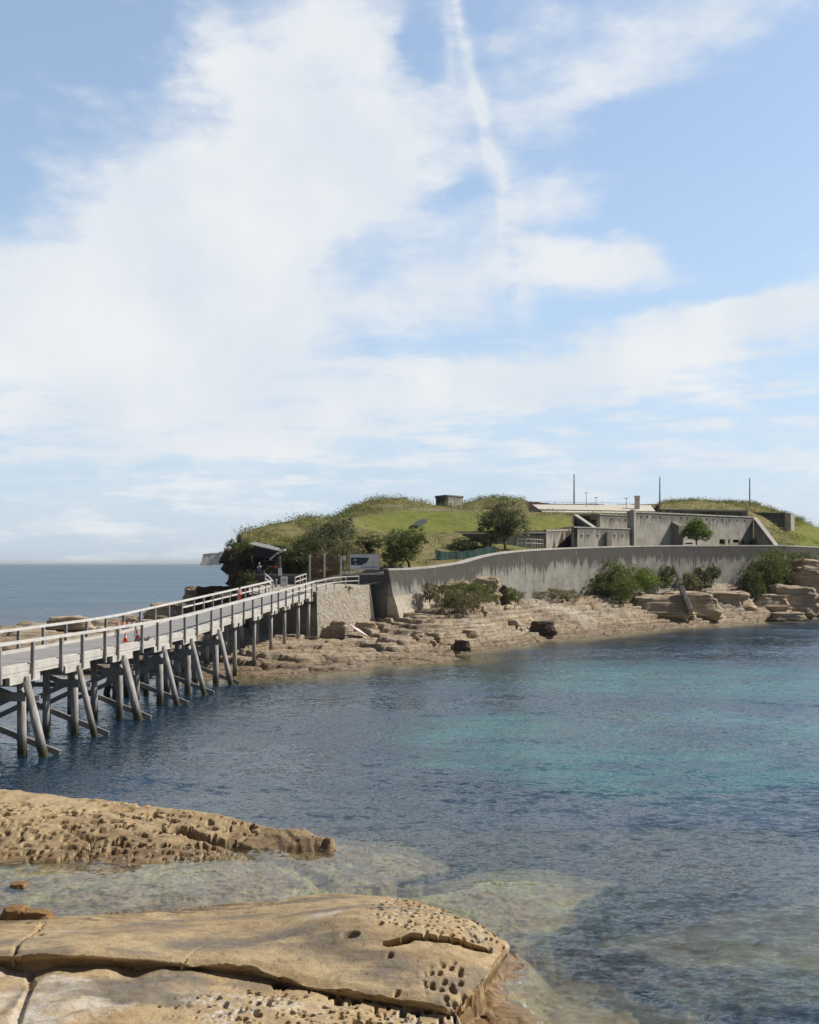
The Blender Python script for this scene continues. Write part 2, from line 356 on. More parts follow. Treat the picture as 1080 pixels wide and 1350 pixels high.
world=bpy.data.worlds.new('World'); scene.world=world; world.use_nodes=True
w=NT.__new__(NT); w.t=world.node_tree; w.t.nodes.clear(); w.out=w.t.nodes.new('ShaderNodeOutputWorld')
sky=w.n('ShaderNodeTexSky',sky_type='NISHITA'); sky.sun_disc=False; sky.sun_elevation=radians(43); sky.sun_rotation=math.atan2(SUN.x,SUN.y)
sky.air_density=1.; sky.dust_density=1.2; sky.ozone_density=2.
d=w.n('ShaderNodeTexCoord').outputs['Generated']; sp=w.n('ShaderNodeSeparateXYZ',{0:d})
az=w.math('MULTIPLY',w.math('ARCTAN2',sp.outputs[0],sp.outputs[1]),F); el=w.math('MULTIPLY',w.math('ARCSINE',sp.outputs[2]),F)
pv=w.n('ShaderNodeCombineXYZ',{0:az,1:el}).outputs[0]
# fibrous warp of the cloud field
wn=w.n('ShaderNodeTexNoise',{'Vector':w.n('ShaderNodeMapping',{'Vector':pv,'Scale':(1.,1.9,1),'Rotation':(0,0,-.25)}).outputs[0],'Scale':.0055,'Detail':6.,'Roughness':.58})
wv=w.n('ShaderNodeVectorMath',{0:wn.outputs[1],1:(.5,.5,.5)},operation='SUBTRACT').outputs[0]
wv=w.n('ShaderNodeVectorMath',{0:wv,1:(210,95,0)},operation='MULTIPLY').outputs[0]
pw=w.n('ShaderNodeVectorMath',{0:pv,1:wv}).outputs[0]
wv2=w.n('ShaderNodeVectorMath',{0:wv,1:(.07,.07,0)},operation='MULTIPLY').outputs[0]
pw2=w.n('ShaderNodeVectorMath',{0:pv,1:wv2}).outputs[0]
def ae(px,py): return math.atan((px-CX)/F)*F, math.atan2(HY-py,math.hypot(F,px-CX))*F
def blob(px,py,sx,sy,rot,amp,vec=None):
    a,e=ae(px,py)
    mp=w.n('ShaderNodeMapping',{'Vector':vec or pw,'Location':(a,e,0),'Rotation':(0,0,radians(rot)),'Scale':(sx,sy,1)},vector_type='TEXTURE').outputs[0]
    l=w.n('ShaderNodeVectorMath',{0:mp,1:mp},operation='DOT_PRODUCT').outputs[1]
    return w.math('MULTIPLY',w.math('EXPONENT',w.math('MULTIPLY',l,-1.)),amp)
# cloud banks (+) and gaps of blue (-): sighting x, y, half widths, tilt up to the right, weight
BL=[(300,330,270,120,18,1.5),(100,430,230,80,0,1.25),(150,240,120,60,12,.5),(430,200,200,75,22,1.3),(330,130,150,45,-35,.75),(430,35,150,60,15,1.15),
    (150,150,140,50,-10,.45),(250,430,240,60,0,.8),(900,55,200,45,12,1.0),(985,115,120,28,10,.5),(700,35,90,26,10,.45),(760,130,90,40,20,.45),(770,240,110,26,6,.95),(800,338,110,36,4,1.8),
    (590,385,110,50,15,.85),(700,290,70,35,0,.5),(860,455,300,42,8,.95),(1010,415,150,45,12,1.05),(640,490,220,22,0,.6),
    (420,545,260,45,4,.75),(200,570,150,30,0,.4),(20,545,70,7,0,.6),(750,567,60,8,0,.8),(905,560,55,10,-12,.55),(1050,583,30,9,0,.4),
    (700,620,600,45,0,.22),(300,522,280,14,3,.55),(160,596,230,10,2,.5),(620,604,280,11,-2,.45),(760,520,240,12,2,.5),(380,580,160,9,3,.45),(950,520,150,10,0,.35),(100,640,300,40,0,.2),
    (545,75,45,70,-15,-1.0),(900,180,170,75,8,-.8),(960,310,130,40,0,-.85),(800,286,110,12,3,-.6),(860,398,170,14,6,-.75),(690,350,14,40,0,-.5),(60,30,150,60,-15,-.8),(60,210,120,55,15,-.4),(640,60,22,80,5,-.35),
    (612,250,38,26,0,-.7),(470,340,60,45,30,-.6),(560,445,110,22,0,-.6),(210,30,40,40,0,-.3),(1040,190,90,80,0,-.6)]
D=None
for b in BL:
    v=blob(*b); D=v if D is None else w.math('ADD',D,v)
fine=w.n('ShaderNodeTexNoise',{'Vector':w.n('ShaderNodeMapping',{'Vector':pw2,'Scale':(1.,2.2,1),'Rotation':(0,0,-.3)}).outputs[0],'Scale':.012,'Detail':8.,'Roughness':.62}).outputs[0]
broad=w.n('ShaderNodeTexNoise',{'Vector':pw2,'Scale':.003,'Detail':5.,'Roughness':.6}).outputs[0]
D=w.math('ADD',D,w.math('MULTIPLY',w.math('SUBTRACT',fine,.5),1.7)); D=w.math('ADD',D,w.math('MULTIPLY',w.math('SUBTRACT',broad,.5),.8))
streak=w.n('ShaderNodeTexNoise',{'Vector':w.n('ShaderNodeMapping',{'Vector':pw2,'Scale':(1.,6.,1),'Rotation':(0,0,-.04)}).outputs[0],'Scale':.006,'Detail':6.,'Roughness':.6}).outputs[0]
D=w.math('ADD',D,w.math('MULTIPLY',w.ramp(w.math('DIVIDE',el,F),.15,.24,1.,0.),w.ramp(streak,.42,.66,-.1,.75)))
D=w.ramp(D,-.12,1.42)
# the old vapour trail, drawn out by the wind
T=None
for b in [(592,45,8,50,3,.6),(604,20,7,45,8,.9),(622,95,8,55,14,.9),(641,180,10,45,10,1.),(662,235,13,45,16,.8),(664,300,9,60,0,.8),(684,300,12,80,4,.6),(690,390,16,50,12,.5)]:
    v=blob(*b,vec=pw2); T=v if T is None else w.math('ADD',T,v)
T=w.math('MULTIPLY',T,w.ramp(fine,.3,.62,.35,1.))
D=w.math('ADD',D,w.math('MULTIPLY',T,w.math('SUBTRACT',.85,w.math('MULTIPLY',D,.45))))
D=w.math('MINIMUM',D,.94)
shade=w.n('ShaderNodeTexNoise',{'Vector':pw2,'Scale':.006,'Detail':4.,'Roughness':.5}).outputs[0]
cloudc=w.mix(w.ramp(shade,.35,.7),(6.9,7.4,8.0),(8.1,8.25,8.4))
elr=w.math('DIVIDE',el,F)
milky=w.ramp(elr,0.,.42,.80,.34)                    # thin high haze thickening to the horizon
skyc=w.mix(1.,sky.outputs[0],(SKYG,SKYG,SKYG),'MULTIPLY')
skyc=w.mix(milky,skyc,w.mix(w.ramp(elr,0.,.16),(5.5,6.6,8.0),(5.0,6.5,8.3)))
# veil and clouds lie over the half of the sky ahead; behind it is clear
ahead=w.ramp(w.math('ABSOLUTE',w.math('DIVIDE',az,F)),.55,1.2,1.,0.); low=w.ramp(elr,.6,1.0,1.,0.); ah=w.math('MULTIPLY',ahead,low)
full=w.mix(D,skyc,cloudc)
clear=w.mix(1.,sky.outputs[0],(.42,.42,.42),'MULTIPLY')
below=w.ramp(elr,-.02,0.,1.,0.)
fin=w.mix(below,w.mix(ah,clear,full),(.6,.8,1.))
bg=w.n('ShaderNodeBackground',{'Color':fin,'Strength':.1}); w.set(w.out.inputs[0],bg)

# ================================================================== the near rocks
def gp(px,py,z): return (*G(px,py,z),)
def ctl(L): return [(*G(a,b,c),c) for a,b,c in L]
def poly(L): return [G(a,b,c) for a,b,c in L]
# outer ledge, beyond the pool
zA=TPS(ctl([(-300,1030,1.1),(0,1038,1.1),(60,1045,1.0),(130,1053,.85),(250,1066,.75),(320,1078,.62),(400,1090,.5),(436,1101,.4),
    (-300,1135,.1),(0,1135,.08),(100,1130,.08),(180,1138,.06),(240,1130,.08),(300,1126,.06),(380,1117,.08),(440,1111,.1),
    (-200,1085,.8),(0,1085,.75),(100,1088,.66),(200,1092,.5),(300,1096,.36),(360,1103,.22)]),scale=8)
PA=poly([(-320,1030,1.1),(0,1038,1.1),(60,1045,1.),(130,1053,.85),(250,1066,.75),(320,1078,.62),(400,1090,.5),(438,1101,.4),(442,1110,.1),
    (390,1116,.06),(340,1120,.06),(300,1127,.06),(240,1131,.06),(180,1139,.06),(100,1131,.06),(0,1136,.06),(-320,1138,.06)])
# middle slab
zB=TPS(ctl([(-150,1216,.2),(0,1212,.2),(100,1206,.15),(200,1200,.12),(270,1194,.12),(340,1189,.2),(430,1177,.42),(500,1180,.55),(560,1190,.7),(620,1210,.85),(670,1243,.95),
    (-150,1240,.95),(50,1240,.95),(150,1232,.95),(250,1236,.92),(350,1228,.95),(440,1211,1.36),(520,1214,1.38),(600,1236,1.24),(450,1262,1.12),(540,1280,1.02),(380,1225,1.1),(650,1250,1.0),
    (-150,1256,1.15),(0,1256,1.15),(120,1256,1.25),(240,1266,1.15),(330,1272,1.12),(400,1292,1.0),(480,1305,.93),(560,1318,.88),(600,1318,.82)]),scale=8)
PB=poly([(-200,1216,.2),(0,1212,.2),(60,1212,.2),(100,1206,.15),(200,1199,.12),(270,1194,.12),(340,1189,.2),(430,1177,.42),(500,1180,.55),(560,1190,.7),(620,1210,.85),(672,1243,.95),
    (655,1268,.9),(630,1300,.85),(603,1322,.8),(590,1328,.82),(480,1308,.93),(400,1294,1.0),(330,1273,1.12),(240,1267,1.15),(180,1262,1.2),(120,1258,1.25),(60,1258,1.2),(0,1260,1.15),(-200,1262,1.15)])
# near slab
zC=TPS(ctl([(-150,1275,.85),(0,1272,.86),(120,1275,.9),(200,1280,.86),(300,1284,.82),(400,1306,.76),(500,1326,.7),(590,1338,.6),
    (-150,1350,1.25),(0,1350,1.25),(100,1320,1.2),(200,1340,1.15),(300,1320,1.0),(400,1350,.98),(500,1360,.85),(600,1375,.6),(0,1600,2.1),(400,1600,1.9),(-300,1600,2.3)]),scale=8)
PC=poly([(-250,1262,1.),(0,1262,.95),(200,1262,.95),(400,1296,.8),(500,1310,.75),(592,1332,.55),(606,1350,.5),(625,1400,.4),(650,1560,.4),(500,1750,1.),(-500,1750,1.)])
CRACK=poly([(-200,1268,.85),(0,1268,.86),(120,1270,.9),(200,1275,.86),(240,1277,.84),(330,1284,.8),(400,1303,.76),(480,1319,.7),(560,1331,.62),(600,1336,.5)])
SHELVES=[ # submerged rock: outline at the water line, depth
  (poly([(-320,1120,0),(60,1128,0),(300,1120,0),(440,1108,0),(520,1112,0),(565,1128,0),(590,1145,0),(520,1170,0),(450,1180,0),(340,1195,0),(0,1235,0),(-320,1240,0)]),-.10,.8),
  (poly([(430,1165,0),(560,1165,0),(620,1150,0),(720,1146,0),(800,1165,0),(785,1185,0),(760,1200,0),(770,1222,0),(700,1232,0),(640,1240,0),(560,1215,0)]),-.26,.6),
  (poly([(560,1330,0),(600,1300,0),(640,1262,0),(690,1268,0),(740,1290,0),(810,1300,0),(880,1330,0),(980,1360,0),(1200,1420,0),(900,1500,0),(560,1500,0)]),-.32,.8),
  (poly([(800,1245,0),(880,1228,0),(1000,1195,0),(1100,1180,0),(1300,1200,0),(1300,1330,0),(1000,1275,0),(860,1270,0)]),-.8,1.4),
  (poly([(560,1500,0),(1000,1400,0),(1300,1420,0),(1400,1700,0),(400,1700,0)]),-1.2,2.),
]
WET=poly([(598,1350,0),(612,1322,0),(640,1280,0),(660,1262,0),(672,1285,0),(668,1320,0),(690,1345,0),(720,1400,0),(600,1420,0)])
NC=(FXMIN,FXMAX,FYMIN,FYMAX)=(-20.,16.,9.,43.)
def fg_base(x,y):
    z=np.full(x.shape,-3.2)
    nb=.5*fbm(x*.8,y*.8,4,5); nb2=.18*fbm(x*3,y*3,3,9)
    for P,dz,fall in SHELVES:
        d=sdpoly(x,y,P)+nb+nb2
        z=np.maximum(z,dz-(dz+3.2)*sstep(-.3,fall,d))
    # low wet rock between the slabs' tip and the water
    d=sdpoly(x,y,WET)+.15*nb; z=np.maximum(z,.16-.5*sstep(-.1,1.,d)-1.*sstep(.7,1.8,d)+.05*fbm(x*4,y*4,3,8))
    # the land climbs to where the picture was taken from
    land=(16.8-y)*.47+.9; land=np.where(y<16.8,land,-9); land=land-2.6*sstep(1.6,5.,x+.25*(16.8-y)*-1)
    z=np.maximum(z,np.minimum(land,7.3))
    return z
def fg_height(x,y,full=True):
    z=fg_base(x,y)
    dA=sdpoly(x,y,PA); dB=sdpoly(x,y,PB); dC=sdpoly(x,y,PC)
    e=.07*fbm(x*2.2,y*2.2,3,3)
    a=zA(x,y)-np.clip(dA+e,0,9)*1.6
    b=zB(x,y)-np.clip(dB+e*.35,0,9)*np.where((y>24.5),2.5,5.5)
    c=zC(x,y)-np.clip(dC+e,0,9)*2.5
    mA=sstep(.25,-.1,dA)
    at={}
    if not full: return np.maximum.reduce([z,a,b,c])
    # --- texture of the outer ledge: honeycombed lower face
    band=sstep(.2,-.6,dline(x,y,poly([(-320,1062,.8),(0,1072,.8),(120,1078,.7),(260,1088,.5),(330,1106,.3)]))[0]-1.0)
    low=sstep(.95,.45,a)
    wx=x+.16*fbm(x*3,y*3,3,31); wy=y+.16*fbm(x*3,y*3,3,33)
    f1,f2,r=worley(wx*1.5,wy*2.6,41); pit=sstep(.34,.27,f1)*(r>.50)
    f1b,_,rb=worley(wx*4.4,wy*4.6,43); pitb=sstep(.40,.28,f1b)*(rb>.5)
    ka=(a+.25*fbm(x*.5,y*.5,3,44))/.17; a=.7*a+.3*((np.floor(ka)+sstep(.6,1.,ka-np.floor(ka)))*.17-.25*fbm(x*.5,y*.5,3,44)-.06)
    pm=np.clip(sstep(-.1,.2,fbm(x*.45,y*.8,3,35)+.12)*np.clip(low+band*.6,0,1),0,1)*sstep(-2.2,-4.,x)
    a=a+.06*fbm(x*1.1,y*1.5,4,37)-(.50*pit+.22*pitb)*pm+.018*fbm(x*7,y*7,3,39)
    dcr,tcr=dline(x,y,poly([(235,1086,.6),(262,1093,.55),(300,1100,.45),(330,1113,.2),(380,1135,0),(430,1163,0)]))
    ch=sstep(.30,.10,dcr+.05*fbm(x*4,y*4,2,36)); a=a-.55*ch
    z=z-.25*sstep(.5,.1,dcr)*(z<0)
    # --- middle slab
    sm=.065*fbm(x*.9,y*1.2,4,51)+.008*fbm(x*8,y*8,3,52)
    tip=sstep(.12,.6,sstep(-1.9,1.6,x)*sstep(22.3,23.6,y)*1.3)                       # pitted crown towards the tip
    f1,_,r=worley(x*3.6+.3*fbm(x*2,y*2,2,61),y*2.6,63); rv=(r*9.7)%1; pit=sstep(.20+.14*rv,.12+.1*rv,f1)*(r>.98-.72*tip)
    d1,_=dline(x,y,poly([(512,1253,1.1),(545,1246,1.1),(580,1247,1.1),(640,1255,1.0)])); slot=sstep(.13,.08,d1+.02*fbm(x*6,y*6,2,64))
    d2=np.hypot((x-G(462,1245,1.1)[0])/1.25,(y-G(462,1245,1.1)[1])); bowl=sstep(.18,.07,d2)
    d3,t3=dline(x,y,poly([(240,1266,1.15),(270,1246,1.0),(300,1232,.95),(350,1214,.9),(400,1203,.8)])); thin=sstep(.032,.012,d3)*sstep(1.,.6,t3)
    d4,_=dline(x,y,poly([(18,1258,1.15),(25,1240,1.),(45,1226,.8),(60,1215,.4)])); thin=np.maximum(thin,sstep(.05,.015,d4)*.9)
    d5=np.hypot(x-G(600,1292,1.)[0],(y-G(600,1292,1.)[1])*.8); f1c,_,rc=worley(x*5.5,y*4,67); pitc=sstep(.42,.2,f1c)*(rc>.3)*sstep(.75,.3,d5)
    # scalloped cliffs where sheets have spalled
    strat=.03*np.sin((y*6+x*1.3+fbm(x,y,3,66)*2.)*2.)*sstep(.9,.2,b)
    ridge=.02*fbm(x*.7,y*7,3,68)*sstep(-2.5,-.5,x)*sstep(24.0,22.3,y)
    f1t,_,rt=worley(x*7.5,y*5.5,65); b2=b+sm+strat+ridge-.07*sstep(.36,.22,f1t)*(rt>1.-.5*tip)-.17*pit-.6*slot-.26*bowl-.34*thin-.20*pitc
    edge=sstep(.0,-.28,dB); b2=b2-.07*(1-edge)*(dB<0)
    # small pool on the slab's back edge
    d6=np.hypot((x-G(270,1199,.3)[0])/2.,(y-G(270,1199,.3)[1])); f6=sstep(.5,.2,d6)
    # --- near slab
    pmask=sstep(-.35,.2,fbm(x*.55+4,y*.8,3,71)*.6+ (x+3.55)*.42)
    wx=x+.05*fbm(x*5,y*5,2,73); wy=y+.05*fbm(x*5,y*5,2,74)
    f1,f2,r=worley(wx*4.4,wy*3.1,75); dens=sstep(-1.8,.2,x); rv=(r*7.13)%1; pit=sstep(.24+.17*rv,.15+.12*rv,f1)*(r>1.02-(.55+.4*dens)*pmask)
    f1s,_,rs=worley(wx*9,wy*7,77); pits=sstep(.4,.24,f1s)*(rs>.75-.4*dens)
    lump=.10*fbm(x*.9+2,y*.9,4,78)
    flow=.035*np.sin((x*1.2-y*3.+2.5*fbm(x*.6,y*.6,3,79))*2.2)*sstep(-3.2,-4.4,x)
    c2=c+lump*1.1+flow*sstep(.9,.3,np.abs(fbm(x*.4,y*.4,2,80))*2)+.008*fbm(x*9,y*9,3,82)-.38*pit-(.06+.10*dens)*pits*pmask
    dd,_=dline(x,y,poly([(35,1268,.9),(42,1300,1.),(28,1330,1.15),(20,1352,1.2)])); c2=c2-.10*sstep(.10,.03,dd)-.12*sstep(.0,-.4,x-G(33,1320,1.1)[0]+0*y)*sstep(.9,0,dd)
    dcl,_=dline(x,y,CRACK); c2=c2-.42*sstep(.20,.06,dcl+.02*fbm(x*3,y*3,2,83))*(dB>-.05)
    zz=np.maximum.reduce([z,a,b2,c2])
    zz=np.where((dB<0),np.maximum(b2,z),zz)
    # submerged beds: cobbly relief
    sub=zz<.0
    zz=np.where(sub,zz+.13*fbm(x*1.6,y*2.3,4,91)*sstep(.02,-.06,zz)+.04*fbm(x*8,y*8,3,92),zz)
    onB=(dB<0); onC=(~onB)&(c2>=zz-1e-6)
    pitrim=sstep(.62,.30,f1)-sstep(.30,.2,f1)
    pale=np.zeros_like(x)
    pale=np.where(onC,.95*pmask*pitrim*sstep(.45,.7,vn(x*1.2,y*1.2,95))+.9*sstep(.05,.45,fbm(x*.9-3,y*1.1,4,97))*sstep(-3.2,-4.6,x),pale)
    f1,_,r=worley(x*3.6+.3*fbm(x*2,y*2,2,61),y*2.6,63)
    pale=np.where(onB,tip*(sstep(.5,.3,f1)*.8*(r>.4))*sstep(.3,.6,vn(x*1.6,y*1.6,98))+.9*sstep(.55,.1,np.hypot((x-G(430,1208,1.1)[0])*.8,y-G(430,1208,1.1)[1]))+.7*sstep(.35,.05,np.hypot((x-G(95,1222,.9)[0])*.6,y-G(95,1222,.9)[1])),pale)
    grey=np.where(onC,sstep(0.,.5,fbm(x*.6+9,y*.9,4,101))*sstep(-2.2,-3.4,x),0)
    d7,_=dline(x,y,poly([(250,1246,1.),(380,1240,1.),(460,1262,1.),(520,1282,1.)]))
    grey=np.where(onB,np.maximum(1.*sstep(1.05,.15,d7)*sstep(-.5,.1,fbm(x*.8,y*3,4,103)+.2),.8*sstep(.0,.35,fbm(x*.5,y*1.2,4,105))),grey)
    nz=.15*fbm(x*1.3,y*1.3,3,107)
    wet=np.maximum(sstep(.36,.16,zz+nz)*((x>.3)|(dA<.3)|(y>24)),.8*sstep(.75,.15,zz+2*nz)*(dA<.2)*sstep(-.2,.3,fbm(x*.6,y*.9,3,109)+.1))
    wet=np.where(sdpoly(x,y,WET)<.6,np.maximum(wet,sstep(.5,.3,zz)),wet)
    algae=sstep(.02,-.25,zz+nz*.6); wet=np.where(zz<-.1,wet*.4,wet)
    at=dict(pale=np.clip(pale,0,1),grey=np.clip(grey,0,1),wet=np.clip(wet,0,1),algae=np.clip(algae,0,1))
    # overhangs: what lies under a lip is drawn back beneath it
    lipB=sstep(-.02,.05,dB)*sstep(.34,.16,dB)*(y<25)
    under=np.clip((zB(x,y)-zz)/.35,0,1)
    at['sy']=.42*lipB*under+.75*slot*(dB<0)
    at['sx']=-.35*sstep(-.05,.15,dB)*sstep(.7,.45,dB)*(x>.4)*(y>21.4)*np.clip((.75-zz)/.5,0,1)*(zz>-.2)
    return zz,at
xs=axis((-20,-15.5,.15),(-15.5,-7.6,.04),(-7.6,2.9,.021),(2.9,5,.06),(5,16,.15)); ys=axis((-12,9,.8),(9,16.5,.2),(16.5,18,.06),(18,25.5,.021),(25.5,30,.035),(30,40.5,.035),(40.5,43,.2))
X,Yg=np.meshgrid(xs,ys)
ED_=sorted(poly([(-200,1262,1.15),(0,1260,1.15),(60,1258,1.2),(120,1258,1.25),(180,1262,1.2),(240,1267,1.15),(330,1273,1.12),(400,1294,1.0),(480,1308,.93),(590,1328,.82)]))
warp=np.clip(1-np.abs(Yg-21.3)/4.2,0,1); warp=warp*warp*(3-2*warp); Yg=Yg+warp*(np.interp(X,[q[0] for q in ED_],[q[1] for q in ED_])-21.3)*sstep(13.,8.,np.abs(X+2.5))
Z,AT=fg_height(X,Yg); Yg=Yg+AT.pop('sy'); X=X+AT.pop('sx')
np_mesh('foreshore_rock',np.stack([X,Yg,Z],-1).reshape(-1,3),grid_faces(len(xs),len(ys)),M['rock'],attrs=AT)['kind']='structure'
del X,Yg,Z,AT

# ================================================================== the island: shelf and hill
SHORE=[(-75,96),(-33,89),(-27,87),(-23.4,84.5),(-18,84.5),(-14.2,85.5),(-10.2,86.8),(-5.7,91.7),(-1.3,96.5),(3.3,101),(4.9,105),(4.6,111),(7.5,114),(13.7,124),(24.6,137),(38,153),(53.8,169),(67.5,181),(95,198),(140,215)]
WALLP=[(512,122,750,800),(535,124.2,749.5,795),(560,127,748,790),(585,130,745,775),(610,133,741,768),(635,136.5,734,768),(660,140,729,770),(700,146,725,778),(760,155,722,774),(850,168,719.5,768),(930,178,719,757),(1020,188,719,760),(1045,191,719.5,748),(1100,200,722,745),(1200,212,727,745)]
WXY=[XY(a,b) for a,b,c,e in WALLP]
shelf=TPS([(*p,0.) for p in SHORE]+[(*W(a,b,Y)[:2],W(a,b,Y)[2]) for a,b,Y in [
  (312,880,87.4),(338,872,93.3),(360,858,99),(378,852,104),(395,845,109.7),(412,838,115.3),(418,835,117),(450,834,118),(490,820,121),(498,806,126),
  (520,800,123),(560,790,128),(590,778,132),(640,778,139),(700,782,147),(760,776,156),(850,772,169),(930,760,179),(960,765,182),(1000,765,187),(1040,745,191),(1075,745,194),
  (450,870,96),(480,850,105),(540,840,107),(540,818,116),(600,842,112),(620,805,124),(700,812,136),(700,796,141),(780,812,148),(780,796,153),(900,806,162),(900,797,165),(985,800,172),(1060,796,183),(1060,806,178),
  (900,776,172),(985,770,182),(1060,765,189)]]
  +[(-30,100,1.1),(-30,112,1.4),(-20,100,1.0),(-18,112,1.6),(-42,120,1.5),(-28,122,2.0),(-43,136,2.3),(-39.5,140,3.2),(-33.4,142,3.7),(-28.6,145,4.3),(-25,147,5.2),(-21,140,4.6),(-60,118,.6),(-12,126,3.5),(40,200,10),(90,220,10),(0,150,10),(-15,150,9),(-14,128,4.2)],lam=2e-3,scale=60)
FAR=[(-75,106),(-58,118),(-47,139),(-42,143),(-35,148),(-29,152),(-24,157),(-20,190)]
ISL=SHORE+[(140,300),(-20,300)]+FAR[::-1]
def shelf_h(x,y,full=True):
    dsh=sdpoly(x,y,ISL); b=shelf(x,y)
    jag=1.6*fbm(x*.16,y*.16,4,201)+.5*fbm(x*.7,y*.7,3,202); d=dsh+jag
    z=np.where(d<0,np.maximum(b,.12+.12*np.minimum(-d,3.)),-np.clip(d,0,30)*.28)
    if not full: return z
    tilt=.05*x-.02*y; h=z+tilt+.7*fbm(x*.09,y*.09,4,203)+.16*fbm(x*.4,y*.6,3,204)
    st=.44; k=h/st; fr=k-np.floor(k); zt=(np.floor(k)+sstep(.92,1.,fr))*st-tilt-.40*sstep(.66,.80,fr)*sstep(.93,.86,fr)*sstep(-.3,.3,fbm(x*.25,y*.25,3,216)+.12)
    near=sstep(-.2,.9,z); zt=z*(1-near)+zt*near-.1
    xr=x*.66+y*.75; yr=-x*.75+y*.66; f1,f2,r=worley(xr*.16+.3*fbm(x*.3,y*.3,3,205),yr*.5+.2*fbm(x*.3,y*.3,3,206),207); cr=sstep(.05,.01,f2-f1)
    f1b,f2b,rb=worley(xr*.5+.3*fbm(x*.8,y*.8,2,208),yr*1.5,209); crb=sstep(.08,.02,f2b-f1b)
    on=sstep(-.05,.25,z)
    zz=zt+on*((r-.5)*.30-.35*cr+((rb-.5)*.22-.12*crb)*(.4+.6*sstep(-.2,.3,fbm(x*.1,y*.1,2,214)))+.06*fbm(x*1.3,y*1.6,4,210)+.03*fbm(x*4,y*4,2,211))
    p1,_,pr=worley(x*1.4,y*2.4,212); zz=zz-on*.25*sstep(.35,.15,p1)*(pr>.6)*sstep(2.5,.6,z)
    return np.where(z>-.3,zz,z)
def in_wall(x,y):                                  # metres behind the sea wall (positive = landward)
    P=[(-60,131),(-16,129.5),(-5.5,129),(-2.4,123.2)]+[(a-.4,b+.8) for a,b in WXY[1:]]+[(200,330),(-60,330)]
    return -sdpoly(x,y,P)
if True:
    xs=axis((-78,-34,.5),(-34,30,.16),(30,75,.20),(75,140,2.)); ys=axis((82,128,.13),(128,196,.17),(196,240,2.))
    X,Yg=np.meshgrid(xs,ys); Z=shelf_h(X,Yg); iw=in_wall(X,Yg)
    Z=np.where(iw>1.5,np.minimum(Z,4.),Z); keep=((Z>-2.5)&(iw<5)).ravel()
    dsh=sdpoly(X,Yg,ISL); n=.5*fbm(X*.3,Yg*.3,4,221)
    AT=dict(wet=sstep(1.1,.3,Z+n*.9)*.85,algae=0*Z,pale=sstep(.15,.5,fbm(X*.12,Yg*.3,4,225))*sstep(1.,2.2,Z)*.8,grey=sstep(.1,.5,fbm(X*.1+7,Yg*.25,4,227))*sstep(1.,2.,Z)*.7)
    f=grid_faces(len(xs),len(ys),keep); v,f,AT=compact(np.stack([X,Yg,Z],-1).reshape(-1,3),f,AT)
    np_mesh('rock_shelf',v,f,M['shelf'],smooth=False,attrs=AT)['kind']='structure'

H=[(330,770,131),(380,768,130),(410,767,129.5),(450,764,130),(490,755,129),(512,755,126),(560,751,130),(600,745,137),(640,736,143),(600,727,147),(650,727,150),(700,724,156),(740,722,165),(800,722,172),(900,720,187),(1000,720,195),(1040,720,197),(1090,722,207),
 (560,712,150),(530,703,155),(470,704,152),(500,725,138),(640,709,160),(600,702,162),(560,701,163),(690,722,152),
 (500,700,160),(600,700,168),(690,698,172),(740,698,174),(480,682,176),(550,674,186),(630,677,186),(690,684,184),(745,686,184),
 (480,662,196),(520,660,202),(592,671,202),(592,669,210),(620,661,209),(655,655,210),(690,661,211),(720,666,216),(800,668,225),(870,666,232),(905,661,236),(945,663,238),(985,663,240),(1015,669,238),(1040,681,232),(1080,697,236),(1150,722,236),
 (1040,706,212),(1060,712,216),(1030,690,222),(870,679,200),(960,681,208),(820,678,196),(1010,684,214),
 (300,728,140),(320,713,144),(345,702,150),(375,688,158),(400,681,163),(440,685,168),(450,682,172),(330,742,136),(380,716,149),(380,748,135),(420,740,137),(430,712,152)]
hill=TPS([W(*q) for q in H]+[(-20,200,12),(-5,225,15),(20,255,16),(60,275,16),(120,280,3),(-30,170,6),(140,240,4),(120,225,8)],lam=2e-3,scale=60)
YARD=[XY(665,142),XY(640,150),XY(598,166.5),XY(720,172.5),XY(757,179),XY(757,169),XY(831,177),XY(993,197.6),XY(1020,190.5),XY(1035,186),XY(930,172),XY(760,150)]
ROOFP=[XY(698,191),XY(866,198),XY(869,217),XY(695,210)]; TERR=[XY(756,180),XY(833,188),XY(835,197),XY(757,192)]; GUNP=[XY(868,199),XY(1005,203),XY(990,209.5),XY(868,204.6)]
def hill_h(x,y,full=True):
    h=hill(x,y)
    if full:
        h=h+.35*fbm(x*.12,y*.12,4,301)*sstep(.5,6,in_wall(x,y))+.10*fbm(x*.9,y*.9,3,303)
    return h
def hill_full(x,y):
    h=hill_h(x,y); yd=sdpoly(x,y,YARD)
    fx=np.clip(x,20,80); lvl=11.15+.022*(x-15)
    # worn ground inside the yard behind the sea wall, cut square at the fort's faces
    ridge=W(655,714,154)[2]
    h=np.where(yd<0,np.minimum(h,np.where(x<22,np.maximum(lvl,11.2+1.4*sstep(10,-2,x-12+(y-150)*.0)*sstep(160,152,y)),lvl)),h)
    for P_,lv in ((ROOFP,17.6),(TERR,14.2),(GUNP,17.0)): h=np.where(sdpoly(x,y,P_)<0,np.minimum(h,lv),h)
    # crumbling cliff on the seaward (left) side
    c=-21.6-.16*(y-140)*1.0+1.0*fbm(y*.25,y*.11+3,4,305)
    h=np.where(x<c,h-(c-x)*7.,h)
    return h
CL=None
